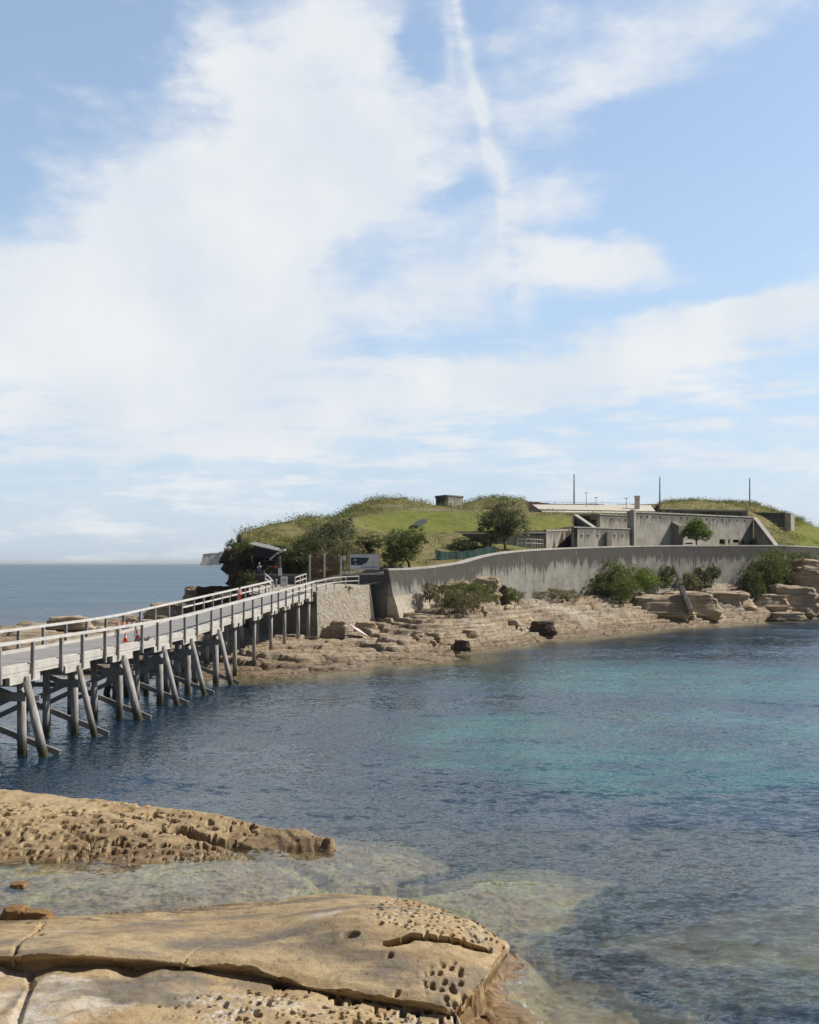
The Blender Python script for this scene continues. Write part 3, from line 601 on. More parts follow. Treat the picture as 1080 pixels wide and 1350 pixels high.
if True:
    xs=axis((-45,-30,.5),(-30,75,.35),(75,180,1.5)); ys=axis((123,128,.3),(128,215,.35),(215,300,1.5))
    X,Yg=np.meshgrid(xs,ys); Z=hill_full(X,Yg); iw=in_wall(X,Yg)
    keep=((Z>.5)&(iw>-.1)).ravel()
    lawn=np.zeros_like(X)
    L1=[XY(468,160),XY(560,161),XY(640,166),XY(700,170),XY(760,170),XY(785,184),XY(690,187),XY(640,187),XY(550,187),XY(478,178)]
    lawn=sstep(1.,-1.,sdpoly(X,Yg,L1)+1.*fbm(X*.3,Yg*.3,3,311))
    lawn=np.maximum(lawn,sstep(1.5,-1.5,sdpoly(X,Yg,[XY(598,158),XY(690,150),XY(705,153),XY(660,160),XY(620,166)])))
    lawn=np.maximum(lawn,sstep(1.5,-1.5,sdpoly(X,Yg,[XY(1036,214),XY(1048,198),XY(1200,215),XY(1200,260),XY(1050,240),XY(1043,224)])))
    dry=sstep(.0,.5,fbm(X*.1,Yg*.1,4,313)+.25)*(1-lawn)*.8
    dry=np.maximum(dry,.9*sstep(4,-2,np.hypot(X-W(545,720,146)[0],(Yg-146)*.6)-6))
    bare=sstep(.5,-.5,sdpoly(X,Yg,[XY(400,126),XY(455,126),XY(560,128),XY(565,132),XY(455,132),XY(400,131)]))
    bare=np.maximum(bare,sstep(0,-.6,sdpoly(X,Yg,YARD))*(X>26)*.8)
    pl,_=dline(X,Yg,[XY(500,190),XY(550,187),XY(610,190),XY(640,192)]); bare=np.maximum(bare,.7*sstep(.9,.3,pl))
    gx=np.gradient(Z,axis=1)/np.gradient(xs)[None,:]; gy=np.gradient(Z,axis=0)/np.gradient(ys)[:,None]; slope=np.hypot(gx,gy)
    rocky=sstep(1.3,2.2,slope)
    AT=dict(lawn=lawn,dry=dry,bare=bare,rocky=rocky)
    f=grid_faces(len(xs),len(ys),keep); v,f,AT=compact(np.stack([X,Yg,Z],-1).reshape(-1,3),f,AT)
    np_mesh('hill',v,f,M['grass'],attrs=AT)['kind']='structure'
def hz(x,y): return float(hill_full(np.array([[x]],float),np.array([[y]],float))[0,0])
def sz(x,y): return float(shelf_h(np.array([[x]],float),np.array([[y]],float))[0,0])

# ================================================================== the sea
xs=np.concatenate([-np.geomspace(30000,80,60),axis((-78,-20,1.),(-20,16,.16),(16,80,1.)),np.geomspace(84,30000,60)])
ys=np.concatenate([axis((-30,9,3.),(9,43,.16),(43,230,1.)),np.geomspace(234,40000,90)])
X,Yg=np.meshgrid(xs,ys); dep=np.full(X.shape,6.)
m_=(X>-20)&(X<16)&(Yg>9)&(Yg<43); q=np.full(X.shape,-6.)
q[m_]=fg_height(X[m_],Yg[m_],False); dep=np.where(m_,-q,dep)
m_=(X>-78)&(X<140)&(Yg>80)&(Yg<240); q=np.full(X.shape,-6.); q[m_]=shelf_h(X[m_],Yg[m_],False); dep=np.where(m_,np.minimum(dep,-q),dep)
swell=.035*fbm(X*.35,Yg*.5,3,401)+.02*fbm(X*1.3,Yg*1.9,3,402)
Zs=np.where((Yg<60)&(np.abs(X)<40),swell,0)
m=NT('sea_water'); p=m.pos(); depth=m.attr('depth')
geo=m.n('ShaderNodeSeparateXYZ',{0:p}); px_,py_=geo.outputs[0],geo.outputs[1]
wn=m.n('ShaderNodeTexNoise',{'Vector':p,'Scale':.055,'Detail':5.,'Roughness':.6}); wq=m.n('ShaderNodeVectorMath',{0:m.n('ShaderNodeVectorMath',{0:wn.outputs[1],1:(.5,.5,.5)},operation='SUBTRACT').outputs[0],1:(26,26,0)},operation='MULTIPLY').outputs[0]
pw=m.n('ShaderNodeVectorMath',{0:p,1:wq}).outputs[0]
def patch(cx,cy,sx,sy,amp,rot=0.):
    mp=m.n('ShaderNodeMapping',{'Vector':pw,'Location':(cx,cy,0),'Rotation':(0,0,radians(rot)),'Scale':(sx,sy,1)},vector_type='TEXTURE').outputs[0]
    fl=m.n('ShaderNodeVectorMath',{0:mp,1:(1,1,0)},operation='MULTIPLY').outputs[0]
    return m.math('MULTIPLY',m.math('EXPONENT',m.math('MULTIPLY',m.n('ShaderNodeVectorMath',{0:fl,1:fl},operation='DOT_PRODUCT').outputs[1],-1.)),amp)
S=None
for (a,b,sx,sy,am) in [(860,905,14,9,1.),(1010,890,18,10,1.),(650,975,4.5,5,.9),(760,1010,5,4,.95),(960,1015,8,5,1.),(1090,960,8,6,.8),(940,945,7,3,.5),(560,1000,3,3,.45),(880,985,4,2.5,.6),(700,955,9,5,.55),(620,880,12,6,.3)]:
    g=G(a,b,0); v=patch(g[0],g[1],sx,sy,am); S=v if S is None else m.math('ADD',S,v)
sand=m.math('MULTIPLY',m.ramp(S,.05,1.15),m.ramp(m.noise(m.pos(scale=(.7,1.,1)),.22,5,.65),.38,.58,.35,1.05))
inbay=m.ramp(m.math('SUBTRACT',m.math('MULTIPLY',px_,1.),m.math('MULTIPLY',py_,-.0)),-60,-30)
deep=m.mix(m.ramp(m.noise(p,.05,4,.6),.35,.65),(.008,.027,.052),(.013,.038,.064))
body=m.mix(sand,deep,(.017,.118,.120))
open_=m.ramp(py_,120,320); sw_=m.noise(m.pos(scale=(.25,1.,1)),.035,5,.7); body=m.mix(open_,body,m.mix(m.ramp(sw_,.38,.62),(.018,.075,.135),(.045,.125,.19)))
shal=m.mix(m.ramp(depth,.0,1.5),(.20,.21,.13),body)
op=m.math('SUBTRACT',1.,m.math('EXPONENT',m.math('MULTIPLY',m.math('MAXIMUM',depth,.0),-.75)))
dist=m.n('ShaderNodeVectorMath',{0:p},operation='LENGTH').outputs[1]
pr=m.pos(rot=(0,0,.35),scale=(.75,1.25,1)); pr2=m.pos(rot=(0,0,-.5),scale=(.8,1.2,1))
w1=m.noise(pr,.55,3,.55,.6); w2=m.noise(pr2,1.7,4,.6,.8); w3=m.noise(pr,5.5,3,.6,.5)
w1=m.math('SUBTRACT',1.,m.math('ABSOLUTE',m.math('SUBTRACT',m.math('MULTIPLY',w1,2.),1.)))
w2=m.math('SUBTRACT',1.,m.math('ABSOLUTE',m.math('SUBTRACT',m.math('MULTIPLY',w2,2.),1.)))
wb=m.noise(pr,.12,3,.5)
calm=m.ramp(m.noise(p,.035,3,.5),.3,.7,.65,1.)
hgt=m.math('ADD',m.math('MULTIPLY',w1,.26),m.math('ADD',m.math('MULTIPLY',w2,.13),m.math('MULTIPLY',w3,.034)))
hgt=m.math('ADD',hgt,m.math('MULTIPLY',wb,.5))
hgt=m.math('MULTIPLY',hgt,calm)
def slopes(vec,sc,amp,det=2.):
    n_=m.n('ShaderNodeTexNoise',{'Vector':vec,'Scale':sc,'Detail':det,'Roughness':.55,'Distortion':.3}).outputs[1]
    return m.n('ShaderNodeVectorMath',{0:m.n('ShaderNodeVectorMath',{0:n_,1:(.5,.5,.5)},operation='SUBTRACT').outputs[0],1:(amp*.75,amp,0)},operation='MULTIPLY').outputs[0]
acc=slopes(pr,.28,.22)
for q_ in (slopes(m.pos(scale=(.35,1.,1)),.09,.35,4.),slopes(pr2,1.1,.48,3.),slopes(pr,3.6,.64,3.),slopes(pr2,10.,.42)): acc=m.n('ShaderNodeVectorMath',{0:acc,1:q_}).outputs[0]
gust=m.ramp(m.noise(m.pos(scale=(.6,1.,1)),.06,4,.6),.38,.62,.75,1.5)
acc=m.n('ShaderNodeVectorMath',{0:acc,'Scale':m.math('MULTIPLY',gust,m.ramp(depth,.1,1.6,.42,1.))},operation='SCALE').outputs[0]
acc=m.n('ShaderNodeVectorMath',{0:acc,1:(0,0,1)}).outputs[0]
nrm=m.n('ShaderNodeVectorMath',{0:acc},operation='NORMALIZE').outputs[0]
inc=m.n('ShaderNodeNewGeometry').outputs['Incoming']
rz=m.math('SUBTRACT',m.math('MULTIPLY',m.math('MULTIPLY',m.n('ShaderNodeVectorMath',{0:nrm,1:inc},operation='DOT_PRODUCT').outputs[1],2.),m.n('ShaderNodeSeparateXYZ',{0:nrm}).outputs[2]),m.n('ShaderNodeSeparateXYZ',{0:inc}).outputs[2])
vm=m.n('ShaderNodeMix',{},data_type='VECTOR'); m.set(vm.inputs[0],m.ramp(rz,.0,.06,1.,0.)); m.set(vm.inputs[4],nrm); flip=m.n('ShaderNodeVectorMath',{0:acc,1:(-.6,-.6,1.)},operation='MULTIPLY').outputs[0]; m.set(vm.inputs[5],m.n('ShaderNodeVectorMath',{0:flip},operation='NORMALIZE').outputs[0])
nrm=m.n('ShaderNodeVectorMath',{0:vm.outputs[1]},operation='NORMALIZE').outputs[0]
diff=m.n('ShaderNodeBsdfDiffuse',{'Color':shal,'Normal':nrm}); tra=m.n('ShaderNodeBsdfTransparent',{'Color':(.93,.97,.94,1)})
inner=m.n('ShaderNodeMixShader',{0:op,1:tra.outputs[0],2:diff.outputs[0]})
gl=m.n('ShaderNodeBsdfGlossy',{'Color':(1,1,1,1),'Roughness':.05,'Normal':nrm})
fr=m.math('MINIMUM',m.n('ShaderNodeFresnel',{'IOR':1.33,'Normal':nrm}).outputs[0],m.ramp(dist,30,300,.38,.25))
wat=m.n('ShaderNodeMixShader',{0:fr,1:inner.outputs[0],2:gl.outputs[0]})
# white caps offshore
cap=m.ramp(m.noise(m.pos(scale=(.5,1.,1)),.13,5,.75),.63,.67)
capm=m.math('MULTIPLY',cap,m.math('MULTIPLY',m.ramp(py_,110,260),m.ramp(m.noise(p,.9,3),.4,.6)))
fo=m.n('ShaderNodeBsdfDiffuse',{'Color':(.7,.73,.76,1)})
wat=m.n('ShaderNodeMixShader',{0:m.math('MULTIPLY',capm,.8),1:wat.outputs[0],2:fo.outputs[0]})
# thin wash along rock edges
edge=m.math('MULTIPLY',m.ramp(m.math('ABSOLUTE',m.math('SUBTRACT',depth,.0)),.0,.045,1.,0.),m.ramp(m.noise(p,3.5,4,.7),.50,.62))
wat=m.n('ShaderNodeMixShader',{0:m.math('MULTIPLY',edge,.6),1:wat.outputs[0],2:fo.outputs[0]})
m.set(m.out.inputs[0],wat)
np_mesh('sea_water',np.stack([X,Yg,Zs],-1).reshape(-1,3),grid_faces(len(xs),len(ys)),m.mat,attrs=dict(depth=dep))['kind']='structure'
# ================================================================== walls
def ribbon(name,pts,th,mat,parent=None,batter=None,step=1.2,rows=4):
    # pts: (x, y, top, bottom); outer face on the right-hand (seaward) side; soft curve through the points
    P=np.array(pts,float); n=len(P); bt=np.zeros(n) if batter is None else np.array(batter,float)
    A=np.column_stack([P,bt]); out=[]
    for i in range(n-1):
        p0=A[max(i-1,0)]; p1=A[i]; p2=A[i+1]; p3=A[min(i+2,n-1)]
        k=max(1,int(np.hypot(*(p2-p1)[:2])/step)) if n>2 else max(1,int(np.hypot(*(p2-p1)[:2])/3))
        for j in range(k):
            t=j/k; out.append(.5*((2*p1)+(-p0+p2)*t+(2*p0-5*p1+4*p2-p3)*t*t+(-p0+3*p1-3*p2+p3)*t**3) if n>2 else p1+(p2-p1)*t)
    out.append(A[-1]); Q=np.array(out); m_=len(Q)
    T=np.gradient(Q[:,:2],axis=0); T/=np.linalg.norm(T,axis=1)[:,None]; Nn=np.stack([T[:,1],-T[:,0]],1)
    run=np.concatenate([[0],np.cumsum(np.hypot(*np.diff(Q[:,:2],axis=0).T))])
    V=[];R=[];D=[]
    for r in range(rows+1):
        f=r/rows; z=Q[:,2]*(1-f)+Q[:,3]*f; o=Nn*(Q[:,4]*f)[:,None]
        V.append(np.column_stack([Q[:,:2]+o,z])); R.append(run); D.append(Q[:,2]-z)
    inner=Q[:,:2]-Nn*th
    V.append(np.column_stack([inner,Q[:,2]])); R.append(run); D.append(np.zeros(m_))
    V.append(np.column_stack([inner,Q[:,3]])); R.append(run); D.append(Q[:,2]-Q[:,3])
    nr=rows+3; V=np.concatenate(V); R=np.concatenate(R); D=np.concatenate(D)
    F_=[]
    for i in range(m_-1):
        for r in range(rows): F_.append((r*m_+i,(r+1)*m_+i,(r+1)*m_+i+1,r*m_+i+1))
        a=rows+1; b=rows+2
        F_.append((i,i+1,a*m_+i+1,a*m_+i)); F_.append((a*m_+i,a*m_+i+1,b*m_+i+1,b*m_+i)); F_.append((rows*m_+i+1,rows*m_+i,b*m_+i,b*m_+i+1))
    for i in (0,m_-1):
        for r in range(rows):
            pass
        c=[r*m_+i for r in range(rows+1)]+[(rows+2)*m_+i,(rows+1)*m_+i]
        F_.append(tuple(c[::-1] if i==0 else c))
    me=bpy.data.meshes.new(name); me.from_pydata([tuple(v) for v in V],[],F_); me.materials.append(mat)
    for an,av in (('run',R),('drop',D)):
        a=me.attributes.new(an,'FLOAT','POINT'); a.data.foreach_set('value',av.astype(np.float32))
    bm=bmesh.new(); bm.from_mesh(me); bmesh.ops.recalc_face_normals(bm,faces=bm.faces); bm.to_mesh(me); bm.free()
    return link(me,name,parent),Q,Nn
def coping(Q,Nn,th,parent,over=.10,h=.22,mat=None,name='coping'):
    V=[];n=len(Q)
    for o,z in ((over,-h),(over,.05),(-th-over,.05),(-th-over,-h)):
        V+= [(q[0]+a[0]*o,q[1]+a[1]*o,q[2]+z) for q,a in zip(Q,Nn)]
    F_=[]
    for i in range(n-1):
        for k in range(4): F_.append((k*n+i,k*n+i+1,((k+1)%4)*n+i+1,((k+1)%4)*n+i))
    F_.append((0,n,2*n,3*n)); F_.append((n-1,4*n-1,3*n-1,2*n-1))
    mb=MB(); mb.add(V,F_); return mb.build(name,mat or M['coping'],parent)
def px_u(px,p0,p1):                               # metres along p0-p1 where the sight line px meets it
    k=(px-CX)/F; dx,dy=p1[0]-p0[0],p1[1]-p0[1]; L=math.hypot(dx,dy)
    t=(k*p0[1]-p0[0])/(dx-k*dy); return t*L
def pz(px,py,p0,p1):                              # height where the sight line meets the wall plane
    L=math.hypot(p1[0]-p0[0],p1[1]-p0[1]); Y=p0[1]+(p1[1]-p0[1])*px_u(px,p0,p1)/L; return CAMZ-(py-HY)/F*Y
def wall_open(name,p0,p1,zb,zt,th,ops,mat,parent,rec=.45,opname='loophole',frame=0,opmat=None):
    dx,dy=p1[0]-p0[0],p1[1]-p0[1]; L=math.hypot(dx,dy); t=(dx/L,dy/L); nrm=(t[1],-t[0])
    us=sorted(set([0,L]+[round(o[k],3) for o in ops for k in(0,1)])); vs=sorted(set([zb,zt]+[round(o[k],3) for o in ops for k in(2,3)]))
    V=[];R=[];D=[];F_=[];cache={}
    def vt(u,z,d):
        k=(round(u,3),round(z,3),round(d,3))
        if k not in cache:
            cache[k]=len(V); V.append((p0[0]+t[0]*u-nrm[0]*d,p0[1]+t[1]*u-nrm[1]*d,z)); R.append(u); D.append(zt-z)
        return cache[k]
    def isop(u,z): return any(o[0]-1e-3<u<o[1]+1e-3 and o[2]-1e-3<z<o[3]+1e-3 for o in ops)
    for i in range(len(us)-1):
        for j in range(len(vs)-1):
            if not isop((us[i]+us[i+1])/2,(vs[j]+vs[j+1])/2):
                F_.append((vt(us[i],vs[j],0),vt(us[i+1],vs[j],0),vt(us[i+1],vs[j+1],0),vt(us[i],vs[j+1],0)))
    for (a,b,c,d) in ops:
        for (u1,z1,u2,z2) in ((a,c,b,c),(b,c,b,d),(b,d,a,d),(a,d,a,c)):
            F_.append((vt(u1,z1,0),vt(u1,z1,rec),vt(u2,z2,rec),vt(u2,z2,0)))
    F_+= [(vt(0,zt,0),vt(L,zt,0),vt(L,zt,th),vt(0,zt,th)),(vt(0,zb,0),vt(0,zt,0),vt(0,zt,th),vt(0,zb,th)),(vt(L,zt,0),vt(L,zb,0),vt(L,zb,th),vt(L,zt,th)),(vt(0,zb,th),vt(0,zt,th),vt(L,zt,th),vt(L,zb,th))]
    me=bpy.data.meshes.new(name); me.from_pydata(V,[],F_); me.materials.append(mat)
    for an,av in (('run',R),('drop',D)):
        at=me.attributes.new(an,'FLOAT','POINT'); at.data.foreach_set('value',np.array(av,np.float32))
    o=link(me,name,parent)
    X_=(Vector((t[0],t[1],0)),Vector((-nrm[0],-nrm[1],0)),Vector((0,0,1)))
    for (a,b,c,d) in ops:
        u=(a+b)/2; z=(c+d)/2; q=Vector((p0[0]+t[0]*u,p0[1]+t[1]*u,z))
        mb=MB(); mb.box(q+X_[1]*(rec+.03),(b-a+.04,.05,d-c+.04),ax=X_)
        lo=mb.build(opname,opmat or M['black'],o)
        if frame:
            fb=MB(); f=frame
            for (cx,cz,w_,h_) in ((0,(d-c)/2+f/2,b-a+2*f,f),(0,-(d-c)/2-f/2,b-a+2*f,f),(-(b-a)/2-f/2,0,f,d-c),((b-a)/2+f/2,0,f,d-c)):
                fb.box(q+X_[0]*cx+Vector((0,0,cz))-X_[1]*.02,(w_,.06,h_),ax=X_)
            fb.build('surround',M['coping'],lo)
    return o,X_
def capbox(p0,p1,z,th,over,h,parent,mat,name='coping'):
    a=Vector((*p0,z+h/2)); b=Vector((*p1,z+h/2)); d=(b-a).normalized(); nr=Vector((d.y,-d.x,0))
    a=a-nr*(th/2)-d*over; b=b-nr*(th/2)+d*over
    mb=MB(); mb.beam(a,b,th+2*over,h); return mb.build(name,mat,parent)

# sea wall round the island
pts=[];bt=[]
for i,(px,Y,t,b) in enumerate(WALLP):
    x,y,zt=W(px,t,Y); zb=W(px,b,Y)[2]-2.2
    pts.append((x,y,zt,zb)); bt.append([1.6,1.3,.9,.5,.25][i] if i<5 else .1)
sea=empty('sea_wall',(pts[0][0],pts[0][1],0),0,'long curving concrete sea wall with dark vertical streaks above the rocks','wall')
sea.location=(0,0,0)
_,Q,Nn=ribbon('wall_face',pts,.7,M['wall'],sea,bt); coping(Q,Nn,.7,sea,.05,.16)
mb=MB()
q=pts[4:]
# stone footing under the first bend
fp=[]
for px,Y,t,b in [(513,121.9,786,815),(530,123.6,784,812),(556,126.4,781,806),(585,130,776,795)]:
    x,y,zt=W(px,t,Y); fp.append((x+.55,y-.55,zt,W(px,b,Y)[2]-1.6))
_,Q2,N2=ribbon('stone_footing',fp,1.2,M['abut'],sea,[1.5,1.1,.8,.5],step=.8)
# shaded return walls either side of the gate
bw=empty('boundary_wall',(0,0,0),0,'shaded dark wall below the map board, joining the pale end of the sea wall','wall')
a=XY(450,128.4); b=XY(513,122.2)
_,Q,Nn=ribbon('wall_face',[(*a,7.78,2.0),(*b,7.95,2.0)],.6,M['shadedwall'],bw,[0,1.2]); coping(Q,Nn,.6,bw,.05,.16)
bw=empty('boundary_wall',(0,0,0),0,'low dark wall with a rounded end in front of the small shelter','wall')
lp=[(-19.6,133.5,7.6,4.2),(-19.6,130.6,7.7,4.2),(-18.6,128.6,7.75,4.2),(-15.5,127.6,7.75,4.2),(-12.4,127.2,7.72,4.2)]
_,Q,Nn=ribbon('wall_face',lp,.6,M['shadedwall'],bw); coping(Q,Nn,.6,bw,.05,.14,M['tin'])

# abutment: battered stone block with the landing on top
ab=empty('bridge_abutment',(0,0,0),0,'pale rubble stone abutment carrying the island end of the bridge','abutment')
A0=(-9.75,115.4); A1=(-4.5,121.0); A2=(-4.0,128.5); A3=(-19.,129.5); A4=(-17.2,117.6)
for nm,pp,bt_ in (('side_face',[(*A4,5.72,.6),(*A0,6.02,.6)],[0,.15]),('front_face',[(*A0,6.02,.6),(*A1,6.62,1.4)],[.15,.5]),('end_face',[(*A1,6.62,1.4),(*A2,6.7,1.4)],[.9,.3])):
    ribbon(nm,pp,.8,M['shadedwall'] if nm=='side_face' else M['abut'],ab,bt_,rows=6)  # side face takes the darker concrete, its shade painted in
mb=MB(); poly_=[(A0[0]-.05,A0[1]+.06),(A1[0]-.06,A1[1]+.02),A2,A3,(A4[0]+.05,A4[1]+.06)]
mb.prism(poly_,[3]*5,[5.96,6.55,6.78,6.6,5.66]); mb.build('landing',simple('pale_gravel',(.44,.40,.33),.9,.2,2.),ab)
# curbing stones broken along the foot of the abutment are separate boulders, below

# ================================================================== the fort
def th_(p,q,d=0): return p
C0=XY(757,168); C1=XY(831,176.4); CB1=XY(833,188.6); CB0=XY(757.4,180)
fort=empty('gun_casemate',(0,0,0),0,'low grey concrete casemate with small pale-framed loopholes behind the sea wall','bunker')
ops=[]
for px in (767,775.5,788.5,810.5,821): u=px_u(px,C0,C1); ops.append((u-.17,u+.17,pz(px,707.6,C0,C1),pz(px,704.6,C0,C1)))
u=px_u(799.5,C0,C1); ops.append((u-.45,u+.45,10.6,pz(799,700,C0,C1)))
wall_open('front_wall',C0,C1,10.4,14.5,.6,ops[:5],M['fort'],fort,frame=.09)
mb=MB(); mb.box((Vector((*C0,12.2))+(Vector((*C1,12.2))-Vector((*C0,12.2)))*(u/math.hypot(C1[0]-C0[0],C1[1]-C0[1])))+Vector((.25,-.3,0)),(1.1,.5,3.4),rz=math.atan2(C1[1]-C0[1],C1[0]-C0[0])); mb.build('buttress',M['fort'],fort)
ribbon('side_wall',[(*CB0,14.42,10.4),(*C0,14.47,10.4)],.5,M['shadedwall'],fort)  # left return coloured darker than the front to carry its shade
mb=MB(); mb.prism([(C0[0]+.6,C0[1]+.65),(C1[0],C1[1]+.7),CB1,(CB0[0]+.6,CB0[1])],10.4,14.3); mb.build('roof_slab',M['fort'],fort)
capbox(C0,C1,14.5,.6,.08,.16,fort,M['coping'])
# tall wall
E0=XY(831.5,177.1); E1=XY(993,197.6)
fe=empty('fort_wall',(0,0,0),0,'tall stained concrete fort wall with a row of loopholes under its top and windows low down','fort wall')
ops=[]
for px in (838,845.5,853.5,862.5,870.5,898,906.5,916,923,931.5,941,952,962,972,982):
    u=px_u(px,E0,E1); z=pz(px,684.2,E0,E1); ops.append((u-.17,u+.17,z-.17,z+.17))
zt=17.25
ops=[(a_,b_,16.45,16.8) for a_,b_,_,_ in ops]; nl=len(ops)
for a_,b_ in ((948.5,956.5),(960,962.5),(966.5,975),(978,981)):
    ops.append((px_u(a_,E0,E1),px_u(b_,E0,E1),12.0,13.25))
wall_open('wall_face',E0,E1,10.4,zt,.7,ops,M['fort'],fe)
capbox(E0,E1,zt,.7,.10,.2,fe,M['coping'])
t=(Vector((*E1,0))-Vector((*E0,0))).normalized(); nr=Vector((t.y,-t.x,0)); LE=math.hypot(E1[0]-E0[0],E1[1]-E0[1])
def onE(px,d=0,z=0): u=px_u(px,E0,E1); q=Vector((*E0,0))+t*u+nr*d; return Vector((q.x,q.y,z))
mb=MB(); mb.box(Vector((*E0,14.05))+nr*.3+t*.2,(.5,.9,7.3),ax=(t,-nr,Vector((0,0,1)))); mb.build('corner_pier',M['coping'],fe)
mb=MB(); a_=onE(885.5); b_=a_+nr*1.5
mb.prism([(a_.x,a_.y),(b_.x,b_.y),(b_.x+t.x*1.1,b_.y+t.y*1.1),(a_.x+t.x*1.1,a_.y+t.y*1.1)],10.4,[16.,15.3,15.3,16.]); mb.build('pier',M['fort'],fe)
# wing wall sloping down at the right-hand end
ww=empty('wing_wall',(0,0,0),0,'triangular wing wall with a pale sloping edge at the right end of the fort wall','wall')
wp=[(*XY(993.5,198.0),17.3,10.4),(*XY(1023,188.9),11.9,10.4)]
_,Q,Nn=ribbon('wall_face',[(p[0],p[1],p[2],p[3]) for p in wp],.6,M['fort'],ww); coping(Q,Nn,.6,ww,.08,.16)
# upper wall behind the casemate
D0=XY(791,183.4); D1=XY(831,188.4)
fd=empty('fort_wall',(0,0,0),0,'short upper concrete wall with three loopholes above the casemate roof','fort wall')
ops=[]
for px in (806.5,815.5,825): u=px_u(px,D0,D1); ops.append((u-.18,u+.18,16.25,16.6))
wall_open('wall_face',D0,D1,13.9,17.15,.5,ops,M['fort'],fd); capbox(D0,D1,17.15,.5,.08,.16,fd,M['coping'])
# recessed building with the long pale roof
br=empty('barracks_building',(0,0,0),0,'long low building with a flat cream roof, chimney and dark recessed porch on the hilltop','building')
P0=XY(700,196); P1=XY(866,204.5)
ops=[]
pp0=XY(762,190.5); pp1=XY(796,193)
for a_,b_ in ((771.5,777),(779.5,786)): ops.append((px_u(a_,pp0,pp1),px_u(b_,pp0,pp1),14.9,16.7))
wall_open('porch_wall',pp0,pp1,13.6,17.35,.4,ops,M['shadedwall'],br,opname='window',opmat=M['glass'])
ribbon('wall',[(*P0,18.75,16.2),(*P1,18.75,16.2)],.4,M['fort'],br)
mb=MB(); a_=XY(716,194.6); b_=XY(866,203.2); c_=XY(858,215); d_=XY(702,207)
mb.add([(*a_,18.15),(*b_,18.35),(*c_,20.45),(*d_,20.15),(*a_,17.85),(*b_,18.05),(*c_,20.1),(*d_,19.8)],[(0,1,2,3),(7,6,5,4),(0,4,5,1),(1,5,6,2),(2,6,7,3),(3,7,4,0)]); mb.build('roof',M['roof_cream'],br)
mb=MB(); mb.beam((*XY(760,189.8),17.4),(*XY(833,193.5),17.5),1.6,.3); mb.build('porch_roof',M['fort'],br)
ch=MB(); q=XY(840,208); ch.box((*q,20.3),(.85,.85,2.8)); ch.box((*q,21.75),(1.05,1.05,.18)); ch.build('chimney',M['roof_cream'],br)
# stair wing beside the porch
sw=empty('stair_wall',(0,0,0),0,'sloping pale-edged stair wall running down beside the porch','wall')
_,Q,Nn=ribbon('wall_face',[(*XY(757,187.5),17.35,13.5),(*XY(784,179.5),14.75,13.5)],.5,M['fort'],sw); coping(Q,Nn,.5,sw,.1,.2)
# retaining walls of the sunken road
rw=empty('retaining_wall',(0,0,0),0,'dark shaded retaining wall with a pale coping below the lawn','wall')
_,Q,Nn=ribbon('wall_face',[(*XY(596,166),13.65,10.2),(*XY(660,168.6),13.8,10.2),(*XY(720,172),13.95,10.2)],.5,M['shadedwall'],rw); coping(Q,Nn,.5,rw,.06,.2)
rw=empty('retaining_wall',(0,0,0),0,'grey retaining wall half in shadow between the dark wall and the casemate','wall')
_,Q,Nn=ribbon('wall_face',[(*XY(720.4,172.1),14.25,10.2),(*XY(757,179.4),14.6,10.2)],.5,M['fort'],rw); coping(Q,Nn,.5,rw,.06,.2)
rw=empty('retaining_wall',(0,0,0),0,'low pale wall under the left end of the cream roof','wall')
_,Q,Nn=ribbon('wall_face',[(*XY(640,190),17.5,15.4),(*XY(700,190.5),17.6,15.4),(*XY(756,191.5),17.65,15.4)],.5,M['fort'],rw); coping(Q,Nn,.5,rw,.06,.2)
# gun pits and parapet on the skyline to the right
gpit=empty('gun_pit',(0,0,0),0,'low concrete gun pit with dark openings under the grass behind the tall wall','bunker')
g0=XY(872,205); g1=XY(986,210)
ops=[(px_u(a_,g0,g1),px_u(b_,g0,g1),17.75,18.75) for a_,b_ in ((878,888),(889.5,900),(923,944),(946,978))]
wall_open('front_wall',g0,g1,16.8,19.0,.5,ops,M['fort'],gpit,rec=.9,opname='opening'); capbox(g0,g1,19.0,.7,.15,.22,gpit,M['coping'],'lintel')
pa=empty('parapet_wall',(0,0,0),0,'low concrete parapet with a bright squared end above the right-hand grass slope','wall')
ribbon('wall_face',[(*XY(985,216),19.1,16.),(*XY(1036,214.4),18.9,15.)],.6,M['shadedwall'],pa)
mb=MB(); mb.box((*XY(1040.5,214.6),17.1),(1.5,1.5,3.5),rz=.75); mb.build('end_block',M['coping'],pa)
# observation post on the hilltop
ob=empty('observation_post',(0,0,0),0,'small square concrete lookout bunker standing alone on the hilltop','bunker')
o0=XY(589,202); o1=XY(610.5,206.2)
ol=XY(574.5,205.6)
wall_open('side_wall',ol,o0,18.8,21.45,.35,[(1.0,1.6,19.2,20.9)],M['shadedwall'],ob,opname='doorway')  # left face gets the darker concrete as painted shade
wall_open('front_wall',o0,o1,18.8,21.45,.35,[(1.1,1.5,19.7,20.2)],M['fort'],ob,opname='loophole')
ribbon('end_wall',[(*o1,21.45,18.8),(o1[0]-.3,o1[1]+4,21.45,18.8)],.3,M['fort'],ob)
mb=MB(); mb.prism([(ol[0]-.1,ol[1]-.1),(o0[0],o0[1]-.15),(o1[0]+.15,o1[1]),(o1[0]-.2,o1[1]+4.2),(ol[0]-.1,ol[1]+3)],21.45,21.68); mb.build('roof_slab',M['fort'],ob)

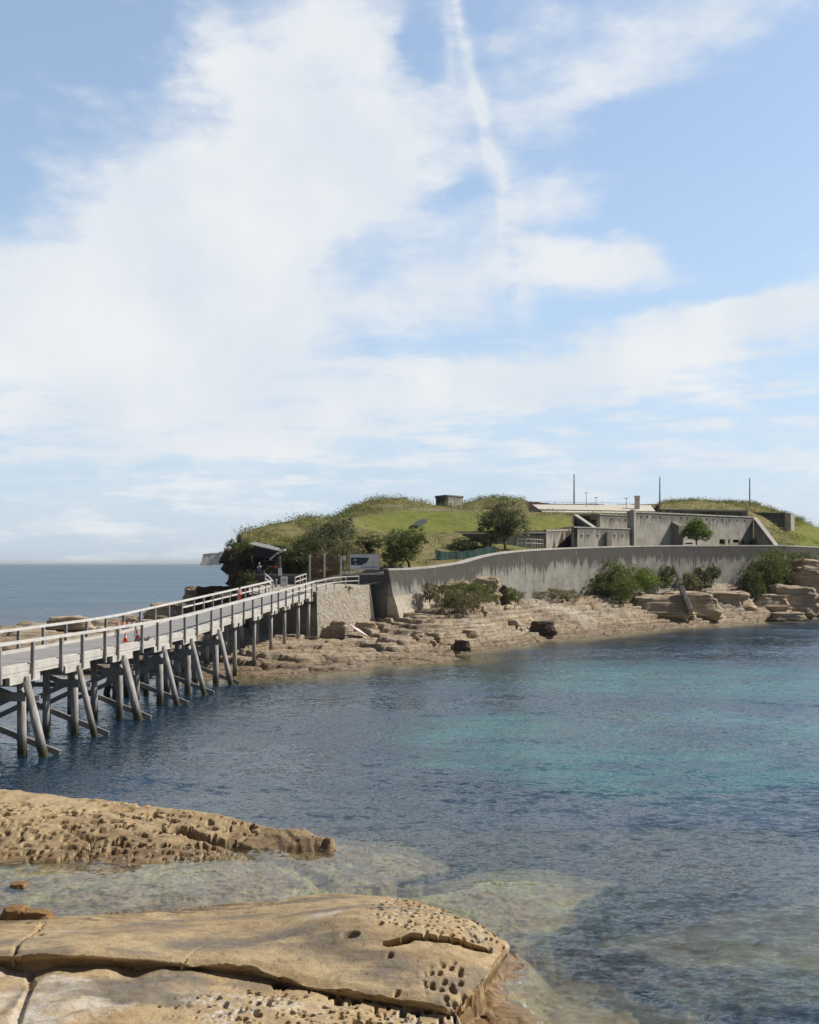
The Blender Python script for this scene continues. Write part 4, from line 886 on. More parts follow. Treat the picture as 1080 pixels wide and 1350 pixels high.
# slabs and small things on the slopes
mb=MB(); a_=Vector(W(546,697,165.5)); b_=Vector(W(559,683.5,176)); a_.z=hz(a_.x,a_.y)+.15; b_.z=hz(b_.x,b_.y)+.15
mb.beam(a_,b_,1.15,.5); tag(mb.build('dark_slab',M['board_dark'],bevel=.04),'narrow dark slab lying aslant on the green lawn slope','slab')  # plain dark beam laid along the lawn slope
def post_fence(name,label,cat,pts,hgt,np_,mat,rails=(1.,.55),pr=.05,rr=.035,group=None,zf=hz):
    e=empty(name,(0,0,0),0,label,cat,group); P=[Vector((x,y,zf(x,y))) for x,y in pts]
    L=[0]
    for i in range(len(P)-1): L.append(L[-1]+(P[i+1]-P[i]).length)
    def at(s):
        for i in range(len(P)-1):
            if s<=L[i+1]+1e-6: q=P[i].lerp(P[i+1],(s-L[i])/(L[i+1]-L[i])); return Vector((q.x,q.y,zf(q.x,q.y)))
    S=[at(L[-1]*k/(np_-1)) for k in range(np_)]
    for q in S:
        mb=MB(); mb.tube([q-Vector((0,0,.3)),q+Vector((0,0,hgt))],pr,6); mb.build('post',mat,e)
    for r in rails:
        mb=MB(); mb.tube([q+Vector((0,0,hgt*r-.02)) for q in S],rr,5); mb.build('rail',mat,e)
    return e
post_fence('hilltop_fence','faint pale pipe fence along the left hilltop beside the lookout bunker','fence',[XY(483,197),XY(520,202),XY(572,206)],1.25,12,M['steel_white'],pr=.035,rr=.022)
post_fence('roof_railing','thin dark railing along the skyline behind the cream roof','railing',[XY(700,212),XY(780,214.5),XY(835,216.5)],1.0,14,M['galv'],pr=.04,rr=.03,zf=lambda x,y:19.95)
post_fence('stair_handrail','pale handrail beside the sunken road left of the casemate','railing',[XY(682,160),XY(700,160),XY(716,165)],1.3,7,M['steel_white'],pr=.04,rr=.03,zf=lambda x,y:11.3)
for px,yt,Y,lb in ((757,625,217,'tall thin mast on the skyline left of the chimney, first from the left'),(870,629,226,'tall thin mast on the skyline right of the chimney, second from the left'),(988.5,630,232,'tall thin mast on the skyline nearest the right edge')):
    x,y,zt=W(px,yt,Y); zb=hz(x,y)-1
    e=empty('mast',(x,y,zb),0,lb,'mast','masts along the skyline'); mb=MB(); mb.tube([(0,0,0),(0,0,(zt-zb)*.6),(0,0,zt-zb)],[.16,.13,.10],8); mb.build('pole',M['tin'],e)
    mb=MB(); mb.tube([(0,0,.8),(0,0,1.15)],.24,8); mb.build('collar',M['galv'],e)
for px,yt,Y,lb in ((773,650,206,'slim lamp post with a short arm above the cream roof'),(786,656,208,'short pole just right of the slim lamp post on the cream roof'),(826,657,209,'short pole left of the chimney on the cream roof')):
    x,y,zt=W(px,yt,Y); zb=18.5
    e=empty('lamp_post',(x,y,zb),0,lb,'lamp post'); mb=MB(); mb.tube([(0,0,0),(0,0,zt-zb)],.05,6); mb.build('pole',M['galv'],e)
    mb=MB(); mb.beam((-.35,0,zt-zb),(.35,0,zt-zb+.05),.14,.1); mb.build('lamp_head',M['galv'],e)

# green shade cloth along the cutting
gm=empty('mesh_fence',(0,0,0),0,'dark green shade cloth fence sagging between posts below the dry slope','fence')
tp=[(574,724,137),(588,727,138.5),(602,726.5,140),(616,725.5,141.5),(630,723.5,143.5),(643,719.5,145.5),(652,720.5,147)]
V=[];nn=25
for k in range(len(tp)-1):
    for j in range(4):
        t_=j/4; px=tp[k][0]*(1-t_)+tp[k+1][0]*t_; py=tp[k][1]*(1-t_)+tp[k+1][1]*t_+1.1*sin(pi*t_); Y=tp[k][2]*(1-t_)+tp[k+1][2]*t_+.10*sin(px*.31)+.05*sin(px*.83)
        V.append(W(px,py,Y))
V.append(W(*tp[-1]))
mb=MB(); n=len(V); vs=[]
for o in (0,.05):
    vs+= [(x,y+o,z) for x,y,z in V]+[(x+.1*sin(x*3),y+o-.1*sin(x*5),z-2.4) for x,y,z in V]
fs=[]
for i in range(n-1): fs+= [(i,i+1,n+i+1,n+i),(2*n+i+1,2*n+i,3*n+i,3*n+i+1),(i,2*n+i,2*n+i+1,i+1)]
mb.add(vs,fs); mb.build('cloth',M['greenmesh'],gm)
for q in tp[::2]+[tp[-1]]:
    x,y,z=W(*q); mb=MB(); mb.tube([(x,y+.12,z-3.2),(x,y+.12,z+.12)],.05,6); mb.build('post',M['galv'],gm)

# ================================================================== the timber bridge
bd=empty('timber_bridge',(0,0,0),0,'long weathered timber footbridge on piles running out to the island','bridge')
def XR(Y): return .125*Y-24.7
WID=4.55
def RZ(Y): return 5.40 if Y<70 else 5.40+.00075*min(Y-70,20)**2+ (0 if Y<90 else (Y-90)*.050)+(.0 if Y<70 else .3*sstep(70,100,Y))
def RZ(Y):
    ks=[(20,5.42),(60,5.38),(70,5.42),(75,5.50),(84,5.86),(93,6.20),(105,6.68),(116,7.14),(125,7.5)]
    for (a,b),(c,d_) in zip(ks,ks[1:]):
        if Y<=c: return b+(d_-b)*(Y-a)/(c-a)
    return 7.5
def DZ(Y): return RZ(Y)-1.26
along=Vector((.125,1,0)).normalized(); acr=Vector((1,-.125,0)).normalized()
ystep=list(np.arange(26,116.6,1.5))+[116.6]
def lane(offset0,offset1,zt,zb,name,mat,y0=26.,y1=116.6,parent=bd,attr=False):
    ysx=[y for y in ystep if y0<y<y1]; ysx=[y0]+ysx+[y1]; V=[];n=len(ysx); R=[]
    for o,z in ((offset0,zt),(offset1,zt),(offset1,zb),(offset0,zb)):
        for y in ysx: V.append((XR(y)+acr.x*o,y+acr.y*o,DZ(y)+z)); R.append(y)
    F_=[]
    for i in range(n-1):
        for k in range(4): F_.append((k*n+i,k*n+i+1,((k+1)%4)*n+i+1,((k+1)%4)*n+i))
    F_+= [(0,n,2*n,3*n),(n-1,4*n-1,3*n-1,2*n-1)]
    mb=MB(); mb.add(V,F_); o=mb.build(name,mat,parent)
    a=o.data.attributes.new('run','FLOAT','POINT'); a.data.foreach_set('value',np.array(R,np.float32))
    return o
lane(-WID+.05,-.05,0,-.10,'deck',M['deck'])
lane(-.30,.0,.16,.003,'kerb',M['plank']); lane(-WID,-WID+.3,.16,.003,'kerb',M['plank'])
for sgn,o in ((1,0.0),(-1,-WID-.0)):
    # running fascia boards, two courses
    a_,b_=(.003,.10) if sgn>0 else (-WID-.10,-WID-.003)
    lane(a_,b_,.10,-.20,'fascia_board',M['plank']); lane(a_,b_-(.02*sgn),-.215,-.36,'fascia_board',M['plank'])
for o in (-.45,-1.6,-2.9,-4.1): lane(o-.15,o+.15,-.105,-.42,'girder',M['timber'])
TR=[34.5,40.2,46.0,51.7,57.5,63.6,70.2,75.7,82.0]; TD=[87.4,93.3,99.0,104.0,109.7,114.6]
def pt(Y,o,z): return Vector((XR(Y)+acr.x*o,Y+acr.y*o,z))
rnd=random.Random(5)
for i,Y in enumerate(TR+TD):
    dz=DZ(Y); wet_=i<len(TR)
    mb=MB(); mb.beam(pt(Y,.28,dz-.60),pt(Y,-WID-.28,dz-.60),.32,.34); mb.build('cap_beam',M['timber'],bd,bevel=.02)
    # corbels lengthening the bearing on both faces: the stepped lower edge
    ln=1.5 if wet_ else 1.15
    for o in (.05,-WID-.05):
        p_=[pt(Y-ln,o,DZ(Y-ln)-.55),pt(Y+ln,o,DZ(Y+ln)-.55)]; mb=MB(); mb.beam(p_[0],p_[1],.20,.36); mb.build('corbel',M['plank'],bd)
    foot=lambda x,y: max(-1.6,sz(x,y)-.4)
    offs=(-.05,-1.6,-3.0,-WID+.1) if wet_ else (-.15,-WID+.2)
    for o in offs:
        q=pt(Y,o,0); jz=rnd.uniform(-.05,.05); r=rnd.uniform(.17,.22) if wet_ else rnd.uniform(.15,.19)
        zb=-1.6 if wet_ else foot(q.x,q.y)
        mb=MB(); mb.tube([pt(Y+jz,o+jz,zb),pt(Y,o+jz*.5,(zb+dz)/2),pt(Y,o,dz-.77)],[r*1.1,r*1.03,r*.95],12,wob=.04); mb.build('pile',M['pile'],bd,smooth=True)
    if wet_:
        for s in (1,-1):
            o0=.36 if s>0 else -WID-.36; ob_=o0+s*1.22
            r=rnd.uniform(.17,.23); mb=MB(); mb.tube([pt(Y-.32,ob_,-1.5),pt(Y-.32,o0,dz-.62)],[r*1.15,r*.85],12,wob=.04); mb.build('raking_pile',M['pile'],bd,smooth=True)
        # crossed braces, the lower one running out past the raking pile
        mb=MB(); mb.beam(pt(Y+.22,1.75,.05),pt(Y+.22,-WID+.1,2.35),.12,.28); mb.build('brace',M['timber'],bd)
        mb=MB(); mb.beam(pt(Y-.22,-WID-.9,.35),pt(Y-.22,.15,dz-1.15),.12,.26); mb.build('brace',M['timber'],bd)
        mb=MB(); mb.beam(pt(Y+.36,.7,dz-1.5),pt(Y+.36,-WID-.5,dz-1.55),.12,.24); mb.build('waler',M['timber'],bd)
        mb=MB(); mb.beam(pt(Y-.44,.35,dz-1.35),pt(Y-.44,-.9,dz-1.35),.10,.42); mb.build('cleat',M['timber'],bd)
def railing(side,ys_,mids,y0,y1):
    o=.16 if side>0 else -WID-.16
    for y in ys_:
        mb=MB(); a_=pt(y,o,DZ(y)-.55); b_=pt(y+rnd.uniform(-.04,.04),o+rnd.uniform(-.02,.02),RZ(y)-.06); a_.z-=rnd.uniform(0,.10); mb.beam(a_,b_,.15,.20,up=(0,1,0)); mb.build('rail_post',M['timber'],bd)
    yy=[y0]+[y for y in ys_ if y0<y<y1]+[y1]
    for hh,(a_,b_) in [(0,(y0,y1))]+mids:
        y2=[y for y in yy if a_<=y<=b_]; mb=MB()
        for p,q in zip(y2,y2[1:]): mb.beam(pt(p,o-.0,RZ(p)-hh-.04),pt(q,o,RZ(q)-hh-.04),.20 if hh==0 else .07,.14 if hh==0 else .13)
        mb.build('hand_rail' if hh==0 else 'mid_rail',M['paintrail'],bd)
pxr=[38.5,77,105,135,152,184,204.6,222,241,257,276,289,304,319,331,343,356,365,375,384,392.5,401,409,416]
YRt=[24.7/((CX-p)/F+.125) for p in pxr]; YRt=[YRt[0]-3.1*k for k in range(7,0,-1)]+YRt
railing(1,YRt,[(.52,(YRt[-6],YRt[-1]))],26.,YRt[-1])
YL=[27+3.05*k for k in range(21)]+[91+2.6*k for k in range(10)]
railing(-1,YL,[(.52,(YL[20],117.))],26.,117.)
# rails carried on over the landing
lr=empty('landing_railing',(0,0,0),0,'pale two-rail timber fence along the top edge of the stone abutment','railing')
seq=[W(416.8,766.5,115.2),W(430,763.5,117.2),W(441,761.5,118.6),W(456,760.3,120.0),W(473,759.5,121.2)]
for i,q in enumerate(seq):
    if i: mb=MB(); mb.beam((q[0],q[1],q[2]-1.25),(q[0],q[1],q[2]-.05),.13,.13,up=(0,1,0)); mb.build('rail_post',M['paintrail'],lr)
for hh in (0,.5):
    mb=MB()
    for a_,b_ in zip(seq,seq[1:]): mb.beam((a_[0],a_[1],a_[2]-hh),(b_[0],b_[1],b_[2]-hh),.14,.11)
    mb.build('hand_rail' if hh==0 else 'mid_rail',M['paintrail'],lr)
lr=empty('landing_railing',(0,0,0),0,'short two-rail fence between the notice board and the tall gate','railing')
seq=[W(389,761.5,123.2),W(396,759,124.4),W(404,756.5,125.6)]
for q in seq: mb=MB(); mb.beam((q[0],q[1],6.1),(q[0],q[1],q[2]-.05),.12,.12,up=(0,1,0)); mb.build('rail_post',M['paintrail'],lr)
for hh in (0,.5):
    mb=MB()
    for a_,b_ in zip(seq,seq[1:]): mb.beam((a_[0],a_[1],a_[2]-hh),(b_[0],b_[1],b_[2]-hh),.12,.10)
    mb.build('hand_rail' if hh==0 else 'mid_rail',M['paintrail'],lr)
lr=empty('landing_railing',(0,0,0),0,'short return rail turning back at the left end of the bridge railing','railing')
seq=[W(360,766.5,117.2),W(355,761,119.6),W(350,757,121.6)]
for q in seq: mb=MB(); mb.beam((q[0],q[1],5.4),(q[0],q[1],q[2]-.05),.12,.12,up=(0,1,0)); mb.build('rail_post',M['paintrail'],lr)
for hh in (0,.5):
    mb=MB()
    for a_,b_ in zip(seq,seq[1:]): mb.beam((a_[0],a_[1],a_[2]-hh),(b_[0],b_[1],b_[2]-hh),.14,.11)
    mb.build('hand_rail' if hh==0 else 'mid_rail',M['paintrail'],lr)
mb=MB(); mb.beam(W(476,771.5,121.4),W(501,767.5,122.2),.10,.10); mb.build('pipe_rail',M['galv'])
tag(bpy.data.objects['pipe_rail'],'single pale pipe bridging the gap between abutment and sea wall','pipe')

# ================================================================== gate, signs, shelter
gt=empty('gate_fence',(0,0,0),0,'tall rusty barred gate between three pale posts at the end of the bridge','gate')
for px,t_ in ((408.5,731),(428,729),(449.5,733)):
    x,y,z=W(px,t_,127.); mb=MB(); mb.beam((x,y,5.8),(x,y,z),.2,.2,up=(0,1,0)); mb.build('post',M['paintrail'],gt)
for a_,b_ in ((408.5,428),(428,449.5)):
    x0,y0,_=W(a_,740,127.); x1=W(b_,740,127.)[0]; mb=MB(); k=x0+.16
    while k<x1-.12: mb.tube([(k,127.02,6.6),(k,127.02,9.75+.1*sin(k*7))],.03,5); k+=.14
    for z in (6.8,8.2,9.6): mb.beam((x0,127.02,z),(x1,127.02,z),.05,.06)
    mb.build('gate_leaf',M['rust'],gt)
sg=empty('map_board',(0,0,0),0,'large white board with a dark navy map print standing behind the shaded wall','sign')
x0,_,z1=W(461.5,731,128.6); x1,_,z0=W(500,751,128.6); mb=MB(); mb.box(((x0+x1)/2,128.6,(z0+z1)/2),(x1-x0,.08,z1-z0)); mb.build('panel',M['white'],sg)
for xx in (x0,x1): mb=MB(); mb.beam((xx,128.62,6.3),(xx,128.62,z1+.15),.09,.09,up=(0,1,0)); mb.build('post',M['galv'],sg)
mb=MB(); mb.beam((x0,128.62,z1+.1),(x1,128.62,z1+.1),.08,.08); mb.build('top_bar',M['galv'],sg)
def flat(name,pts,mat,parent,y=128.555,th=.012):
    mb=MB(); n=len(pts); vs=[(x0+(x1-x0)*u,y,z0+(z1-z0)*v) for u,v in pts]+[(x0+(x1-x0)*u,y+th,z0+(z1-z0)*v) for u,v in pts]
    mb.add(vs,[list(range(n)),list(range(n,2*n))[::-1]]+[(i,(i+1)%n,n+(i+1)%n,n+i) for i in range(n)]); return mb.build(name,mat,parent)
navy=simple('navy_print',(.025,.035,.07),.5,.1,3.); lav=simple('lavender_print',(.40,.45,.66),.5,.05,3.); pb=simple('pale_blue_print',(.52,.62,.74),.5,.05,3.)
flat('map_print',[(.03,.30),(.42,.28),(.50,.42),(.58,.50),(.66,.74),(.60,.80),(.03,.80)],navy,sg)
flat('island_print',[(.50,.34),(.56,.38),(.60,.46),(.55,.44)],navy,sg,128.553); flat('island_print',[(.74,.46),(.82,.47),(.84,.51),(.76,.50)],navy,sg)
flat('text_band',[(.40,.10),(.93,.10),(.93,.23),(.40,.23)],lav,sg); flat('header_band',[(.05,.86),(.60,.86),(.60,.94),(.05,.94)],pb,sg)
flat('coast_print',[(.10,.62),(.20,.58),(.24,.66),(.16,.70)],pb,sg,128.548); flat('coast_print',[(.14,.38),(.24,.36),(.22,.46)],pb,sg,128.548)
s2=empty('pole_sign',(0,0,0),0,'small white square sign on a thin pole left of the map board','sign')
x,y,z=W(454,732,127.6); mb=MB(); mb.tube([(x,y,6.4),(x,y,z)],.04,6); mb.build('pole',M['galv'],s2); mb=MB(); mb.box((x,y-.06,z-.3),(.32,.04,.55)); mb.build('plate',M['white'],s2)
s3=empty('notice_board',(0,0,0),0,'white notice with a dark symbol beside the bridge end, below the low wall','sign')
x,y,z=W(375,766.5,124.6); mb=MB(); mb.box((x,y,z),(.72,.05,1.15)); mb.build('panel',M['white'],s3)
mb=MB(); mb.tube([(x+.13*cos(a),y-.034,z+.12+.13*sin(a)) for a in np.linspace(0,2*pi,13)],.02,4); mb.beam((x-.1,y-.034,z+.02),(x+.1,y-.034,z+.22),.012,.03); mb.build('symbol',navy,s3)
for s in (-.3,.3): mb=MB(); mb.beam((x+s,y+.05,6.),(x+s,y+.05,z+.5),.06,.06,up=(0,1,0)); mb.build('post',M['galv'],s3)
s4=empty('pole_sign',(0,0,0),0,'tall grey pole with a narrow white sign rising from beside the white notice','sign')
x,y,_=W(370,770,125.2); mb=MB(); mb.tube([(x,y,6.),(x,y,9.9)],.05,8); mb.build('pole',M['tin'],s4); mb=MB(); mb.box((x-.05,y-.08,8.05),(.42,.04,.85)); mb.build('plate',M['white'],s4)
for px,lb in ((364,'short grey bollard beside the white notice'),):
    x,y,_=W(px,770,124.2); mb=MB(); mb.tube([(x,y,5.8),(x,y,7.15),(x,y,7.25)],[.13,.13,.08],10); tag(mb.build('bollard',M['galv'],smooth=False),lb,'bollard')
# shelter
sh=empty('picnic_shelter',(0,0,0),0,'small dark open shelter with a sloping tin roof behind the low curved wall','shelter')
ra=W(332,717.5,134); rb=W(373,727,132.5)
mb=MB(); mb.add([(ra[0],131.8,ra[2]),(rb[0],131.8,rb[2]),(rb[0],136.5,rb[2]+.35),(ra[0],136.5,ra[2]+.35)]+[(ra[0],131.8,ra[2]-.14),(rb[0],131.8,rb[2]-.14),(rb[0],136.5,rb[2]+.2),(ra[0],136.5,ra[2]+.2)],[(0,1,2,3),(7,6,5,4),(0,4,5,1),(1,5,6,2),(2,6,7,3),(3,7,4,0)]); mb.build('roof',M['tin'],sh)
mb=MB(); w0=W(334,0,132.2)[0]; w1=W(366,0,132.2)[0]
mb.add([(w0,132.2,9.85),(w1,132.2,9.5),(w1,132.2,10.45),(w0,132.2,11.2),(w0,132.3,9.85),(w1,132.3,9.5),(w1,132.3,10.45),(w0,132.3,11.2)],[(0,1,2,3),(7,6,5,4),(0,4,5,1),(1,5,6,2),(2,6,7,3),(3,7,4,0)]); mb.build('gable_board',M['board_dark'],sh)
mb=MB(); mb.box(((w0+w1)/2,136.2,8.9),(w1-w0+1.2,.12,4.6)); mb.build('back_wall',M['board_dark'],sh)
for k in (w0,(w0+w1)/2,w1): mb=MB(); mb.beam((k,132.1,6.6),(k,132.1,10.4),.14,.14,up=(0,1,0)); mb.build('post',M['board_dark'],sh)
for z in (8.1,8.75,9.35): mb=MB(); mb.beam((w0+.5,135.4,z),(w1,135.4,z),.08,.16); mb.build('rail',M['tin'],sh)
um=empty('patio_umbrella',(0,0,0),0,'pale grey tilted umbrella panels beside the red-topped person','umbrella')
x,y,z=W(368,737,131.3); mb=MB(); mb.tube([(x,y,6.8),(x,y,z+.9)],.04,6); mb.build('pole',M['galv'],um)
mb=MB()
for (q,r) in (((x-.15,y,z+.75),(x-1.05,y,z+.05)),((x+.05,y,z+.72),(x+.75,y,z+1.2))):
    mb.add([(q[0],y-.7,q[2]),(q[0],y+.7,q[2]),(r[0],y+.6,r[2]),(r[0],y-.6,r[2]),(q[0],y-.7,q[2]-.06),(q[0],y+.7,q[2]-.06),(r[0],y+.6,r[2]-.2),(r[0],y-.6,r[2]-.2)],[(0,1,2,3),(7,6,5,4),(0,4,5,1),(1,5,6,2),(2,6,7,3),(3,7,4,0)])
mb.build('canopy',M['white'],um)

# the barrier on the bridge, cones and the loose hose
def cone(loc,s,label):
    e=empty('traffic_cone',loc,0,label,'traffic cone','orange cones on the bridge deck')
    mb=MB(); mb.tube([(0,0,.04),(0,0,.30*s),(0,0,.46*s),(0,0,.70*s)],[.17*s,.105*s,.075*s,.025*s],14); mb.build('cone_body',M['orange'],e,smooth=True)
    mb=MB(); mb.box((0,0,.02),(.40*s,.40*s,.04)); mb.build('base',M['orange'],e,bevel=.01)
    mb=MB(); mb.tube([(0,0,.30*s),(0,0,.44*s)],[.113*s,.088*s],14,cap=False); mb.build('stripe',M['white'],e,smooth=True)
def deck_pt(px,Y): return ((px-CX)/F*Y,Y,DZ(Y)+.004)
cone(deck_pt(181.5,68.6),1.12,'larger bright orange cone beside the railing post on the bridge deck')
cone(deck_pt(165.5,68.0),.85,'smaller red-orange cone left of the larger one on the bridge deck')
bb=empty('road_barrier',(0,0,0),0,'orange and white striped barrier board across the bridge deck behind the cones','barrier')
q0=Vector(deck_pt(153,72.0)); q1=Vector(deck_pt(179,72.6))
for q in (q0,q1):
    mb=MB(); mb.beam(q+Vector((0,-.25,0)),q+Vector((0,0,.95)),.05,.05,up=(1,0,0)); mb.beam(q+Vector((0,.25,0)),q+Vector((0,0,.95)),.05,.05,up=(1,0,0)); mb.build('stand',M['galv'],bb)
mb=MB(); d_=q1-q0
for k in range(8):
    a_=q0+d_*(k/8); b_=q0+d_*((k+1)/8); mb.beam(a_+Vector((0,-.06,.85)),b_+Vector((0,-.06,.85)),.03,.2,mi=k%2)
mb.build('board',[M['orange'],M['white']],bb)
mb=MB(); hp=[]
for px,py,Y in ((158,848.5,65.8),(164,848,66.2),(170,847.,66.6),(174,845.5,66.9),(179,843,67.3),(184,842.5,67.7),(189,841,68.1),(193,843,68.4)): q=W(px,py,Y); hp.append((XR(Y)-.05+.12*sin(px),Y,DZ(Y)+.20+.05*sin(px*2)))
mb.tube(hp,[.03,.05,.06,.09,.07,.10,.10,.03],7); tag(mb.build('loose_tarp',M['board_dark'],smooth=True),'dark twisted cloth draped along the bridge kerb below the cones','cloth')

# white car behind the sea wall
cr=empty('parked_car',(*XY(903,186.3),11.25),math.atan2(E1[1]-E0[1],E1[0]-E0[0]),'white car mostly hidden behind the sea wall under the small round tree','car')
cs=[(-2.1,.35),(-2.15,.75),(-1.75,.92),(-1.2,1.0),(-.65,1.42),(.75,1.45),(1.45,1.0),(2.05,.85),(2.15,.5),(2.05,.3)]
mb=MB(); n=len(cs); vs=[(x,-.82,z) for x,z in cs]+[(x,.82,z) for x,z in cs]; mb.add(vs,[list(range(n)),list(range(n,2*n))[::-1]]+[(i,(i+1)%n,n+(i+1)%n,n+i) for i in range(n)]); mb.build('body',M['steel_white'],cr,bevel=.06)
for s in (-1,1):
    mb=MB(); g=[(-1.05,1.03),(-.62,1.36),(.70,1.38),(1.25,1.03)]; mb.add([(x,s*.835,z) for x,z in g]+[(x,s*.815,z) for x,z in g],[(0,1,2,3),(7,6,5,4),(0,4,5,1),(1,5,6,2),(2,6,7,3),(3,7,4,0)]); mb.build('window',M['glass'],cr)
    for xx in (-1.35,1.35): mb=MB(); mb.tube([(xx,s*.70,.32),(xx,s*.86,.32)],.32,18); mb.build('wheel',M['tyre'],cr)
mb=MB(); mb.add([(.80,-.72,1.42),(.80,.72,1.42),(1.42,.72,1.03),(1.42,-.72,1.03),(.83,-.72,1.45),(.83,.72,1.45),(1.45,.72,1.06),(1.45,-.72,1.06)],[(3,2,1,0),(4,5,6,7),(0,1,5,4),(1,2,6,5),(2,3,7,6),(3,0,4,7)]); mb.build('windscreen',M['glass'],cr)
# ================================================================== foliage
def leaves(name,cl,mat,parent=None,size=.22,n=3000,seed=1,flat=.0,asp=.5):
    # cl: list of (centre, radii, weight); leaf clumps scattered through each lobe, thickest toward its surface
    r=np.random.default_rng(seed); P=[];T=[]
    tw=sum(c[2] for c in cl); n=int(n*1.45); size=size*1.05
    for c,rad,wt in cl:
        nn=int(n*wt/tw); k=max(5,nn//40); d=r.normal(size=(k,3)); d/=np.linalg.norm(d,axis=1)[:,None]
        rr=r.uniform(.45,1.,k)[:,None]**.6; cc=d*rr*(1+.18*r.normal(size=(k,1))); ct=r.uniform(0,1,k)
        idx=r.integers(0,k,nn); s=r.uniform(.07,.2,k)[idx][:,None]
        p=cc[idx]+r.normal(size=(nn,3))*s
        P.append(np.array(c)+p*np.array(rad)); T.append(np.clip(.15+.7*ct[idx]+.2*r.normal(size=nn)*.6,0,1))
    P=np.concatenate(P); T=np.concatenate(T); N=len(P)
    u=r.normal(size=(N,3)); u[:,2]*=.7; u/=np.linalg.norm(u,axis=1)[:,None]; q=r.normal(size=(N,3)); q[:,2]+=flat
    v=np.cross(u,q); v/=np.linalg.norm(v,axis=1)[:,None]; s=(size*r.uniform(.6,1.35,N))[:,None]
    V=np.stack([P-u*s*.5,P+v*s*asp*.5+u*s*.05,P+u*s*.5,P-v*s*asp*.5+u*s*.05],1).reshape(-1,3)
    Fc=np.arange(N*4).reshape(-1,4)
    return np_mesh(name,V,Fc,mat,smooth=False,attrs=dict(tint=np.repeat(T,4)),parent=parent)
def tree(label,base,lobes,mat,bark,size=.22,n=4000,seed=1,r0=.16,name='coastal_tree',cat='tree',group=None,lean=(0,0)):
    e=empty(name,(0,0,0),0,label,cat,group); r=random.Random(seed); mb=MB(); b=Vector(base)
    top=Vector(lobes[0][0]); fork=b.lerp(top,.45)+Vector((lean[0],lean[1],0))
    mb.tube([b-Vector((0,0,.4)),b.lerp(fork,.5)+Vector((r.uniform(-.15,.15),0,0)),fork],[r0*1.2,r0,r0*.8],9,wob=.06)
    for c,rad,wt in lobes:
        c=Vector(c)
        for k in range(4):
            tip=c+Vector((r.uniform(-.8,.8)*rad[0],r.uniform(-.8,.8)*rad[1],r.uniform(-.3,.75)*rad[2])); mid=fork.lerp(tip,.5)+Vector((r.uniform(-.2,.2),r.uniform(-.2,.2),.15))*rad[0]*.5
            mb.tube([fork,mid,tip],[r0*.6,r0*.35,r0*.1],6)
    mb.build('trunk',bark,e,smooth=True)
    leaves('crown',lobes,mat,e,size,n,seed)
    return e
def L(px,py,Y,rx,rz,ry=None,wt=None):             # lobe: sighted centre, half sizes in metres
    return (W(px,py,Y),(rx,ry or rx*.9,rz),wt or rx*rx*rz)
def bush(label,lobes,mat,size=.2,n=2500,seed=1,name='shrub',cat='shrub',group=None):
    e=empty(name,(0,0,0),0,label,cat,group); mb=MB(); r=random.Random(seed)
    for c,rad,wt in lobes:
        c=Vector(c)
        for k in range(5):
            tip=c+Vector((r.uniform(-.7,.7)*rad[0],r.uniform(-.6,.6)*rad[1],r.uniform(-.1,.7)*rad[2])); mb.tube([c-Vector((0,0,rad[2]*1.05)),c.lerp(tip,.4)-Vector((0,0,rad[2]*.3)),tip],[.06,.04,.015],5)
    mb.build('stems',M['bark_dark'],e); leaves('foliage',lobes,mat,e,size,n,seed); return e
def onhill(px,Y): x,y=XY(px,Y); return (x,y,hz(x,y))

tree('open grey-green tree with a bare pale trunk behind the sea wall, left of the casemate',onhill(667,150),[L(664,684,150,2.9,1.8),L(650,695,150.5,1.9,1.4),L(682,693,150,1.9,1.5),L(668,672,150,1.7,1.3),L(660,705,150,2.2,1.0)],M['leaf_coast'],M['bark'],.25,7500,21,.17)
tree('dense dark green tree leaning right behind the wall beside the map board',onhill(541,131),[L(524,716,131,1.9,1.7),L(543,708,131.5,1.6,1.1),L(518,735,131,1.5,1.3),L(556,714,131,.9,.8),L(535,725,130.6,1.8,1.3)],M['leaf_mid'],M['bark_dark'],.19,8000,22,.15)
tree('small dark twisted shrub tree left of the dense leaning tree',onhill(487,138),[L(481,713,138,1.2,.8),L(497,716,138,1.1,.7),L(487,722,138,1.1,.7)],M['leaf_dark'],M['bark_dark'],.18,2400,23,.12)
tree('dark shaggy tree overhanging the shelter at the left of the grove',onhill(395,134),[L(392,735,134,2.2,1.8),L(408,722,135,2.0,1.6),L(384,745,133,1.6,1.2),L(405,745,132,1.9,1.2)],M['leaf_dark'],M['bark_dark'],.2,9000,24,.18,group='trees crowding the slope behind the gate')
tree('tall grey spreading tree rising highest behind the gate',onhill(432,139),[L(425,708,139,2.3,1.7),L(448,699,140,2.1,1.5),L(438,722,138,2.4,1.5),L(458,692,141,1.1,.9),L(412,716,138,1.8,1.4)],M['leaf_coast'],M['bark'],.22,9500,25,.2,group='trees crowding the slope behind the gate')
tree('brownish thin tree directly behind the rusty gate bars',onhill(447,132),[L(440,736,132,2.0,1.2),L(458,728,133,1.5,1.3),L(425,738,132,1.5,1.2)],M['leaf_brown'],M['bark'],.2,4500,26,.13,group='trees crowding the slope behind the gate')
q=XY(917,183.6); tree('small round bright green tree in front of the tall fort wall',(q[0],q[1],11.2),[L(920,698,183.6,1.9,1.3),L(908,703,183.4,1.3,1.1),L(931,705,183.6,1.2,.9),L(918,690,183.6,1.3,.9)],M['leaf_bright'],M['bark'],.2,7000,27,.14)

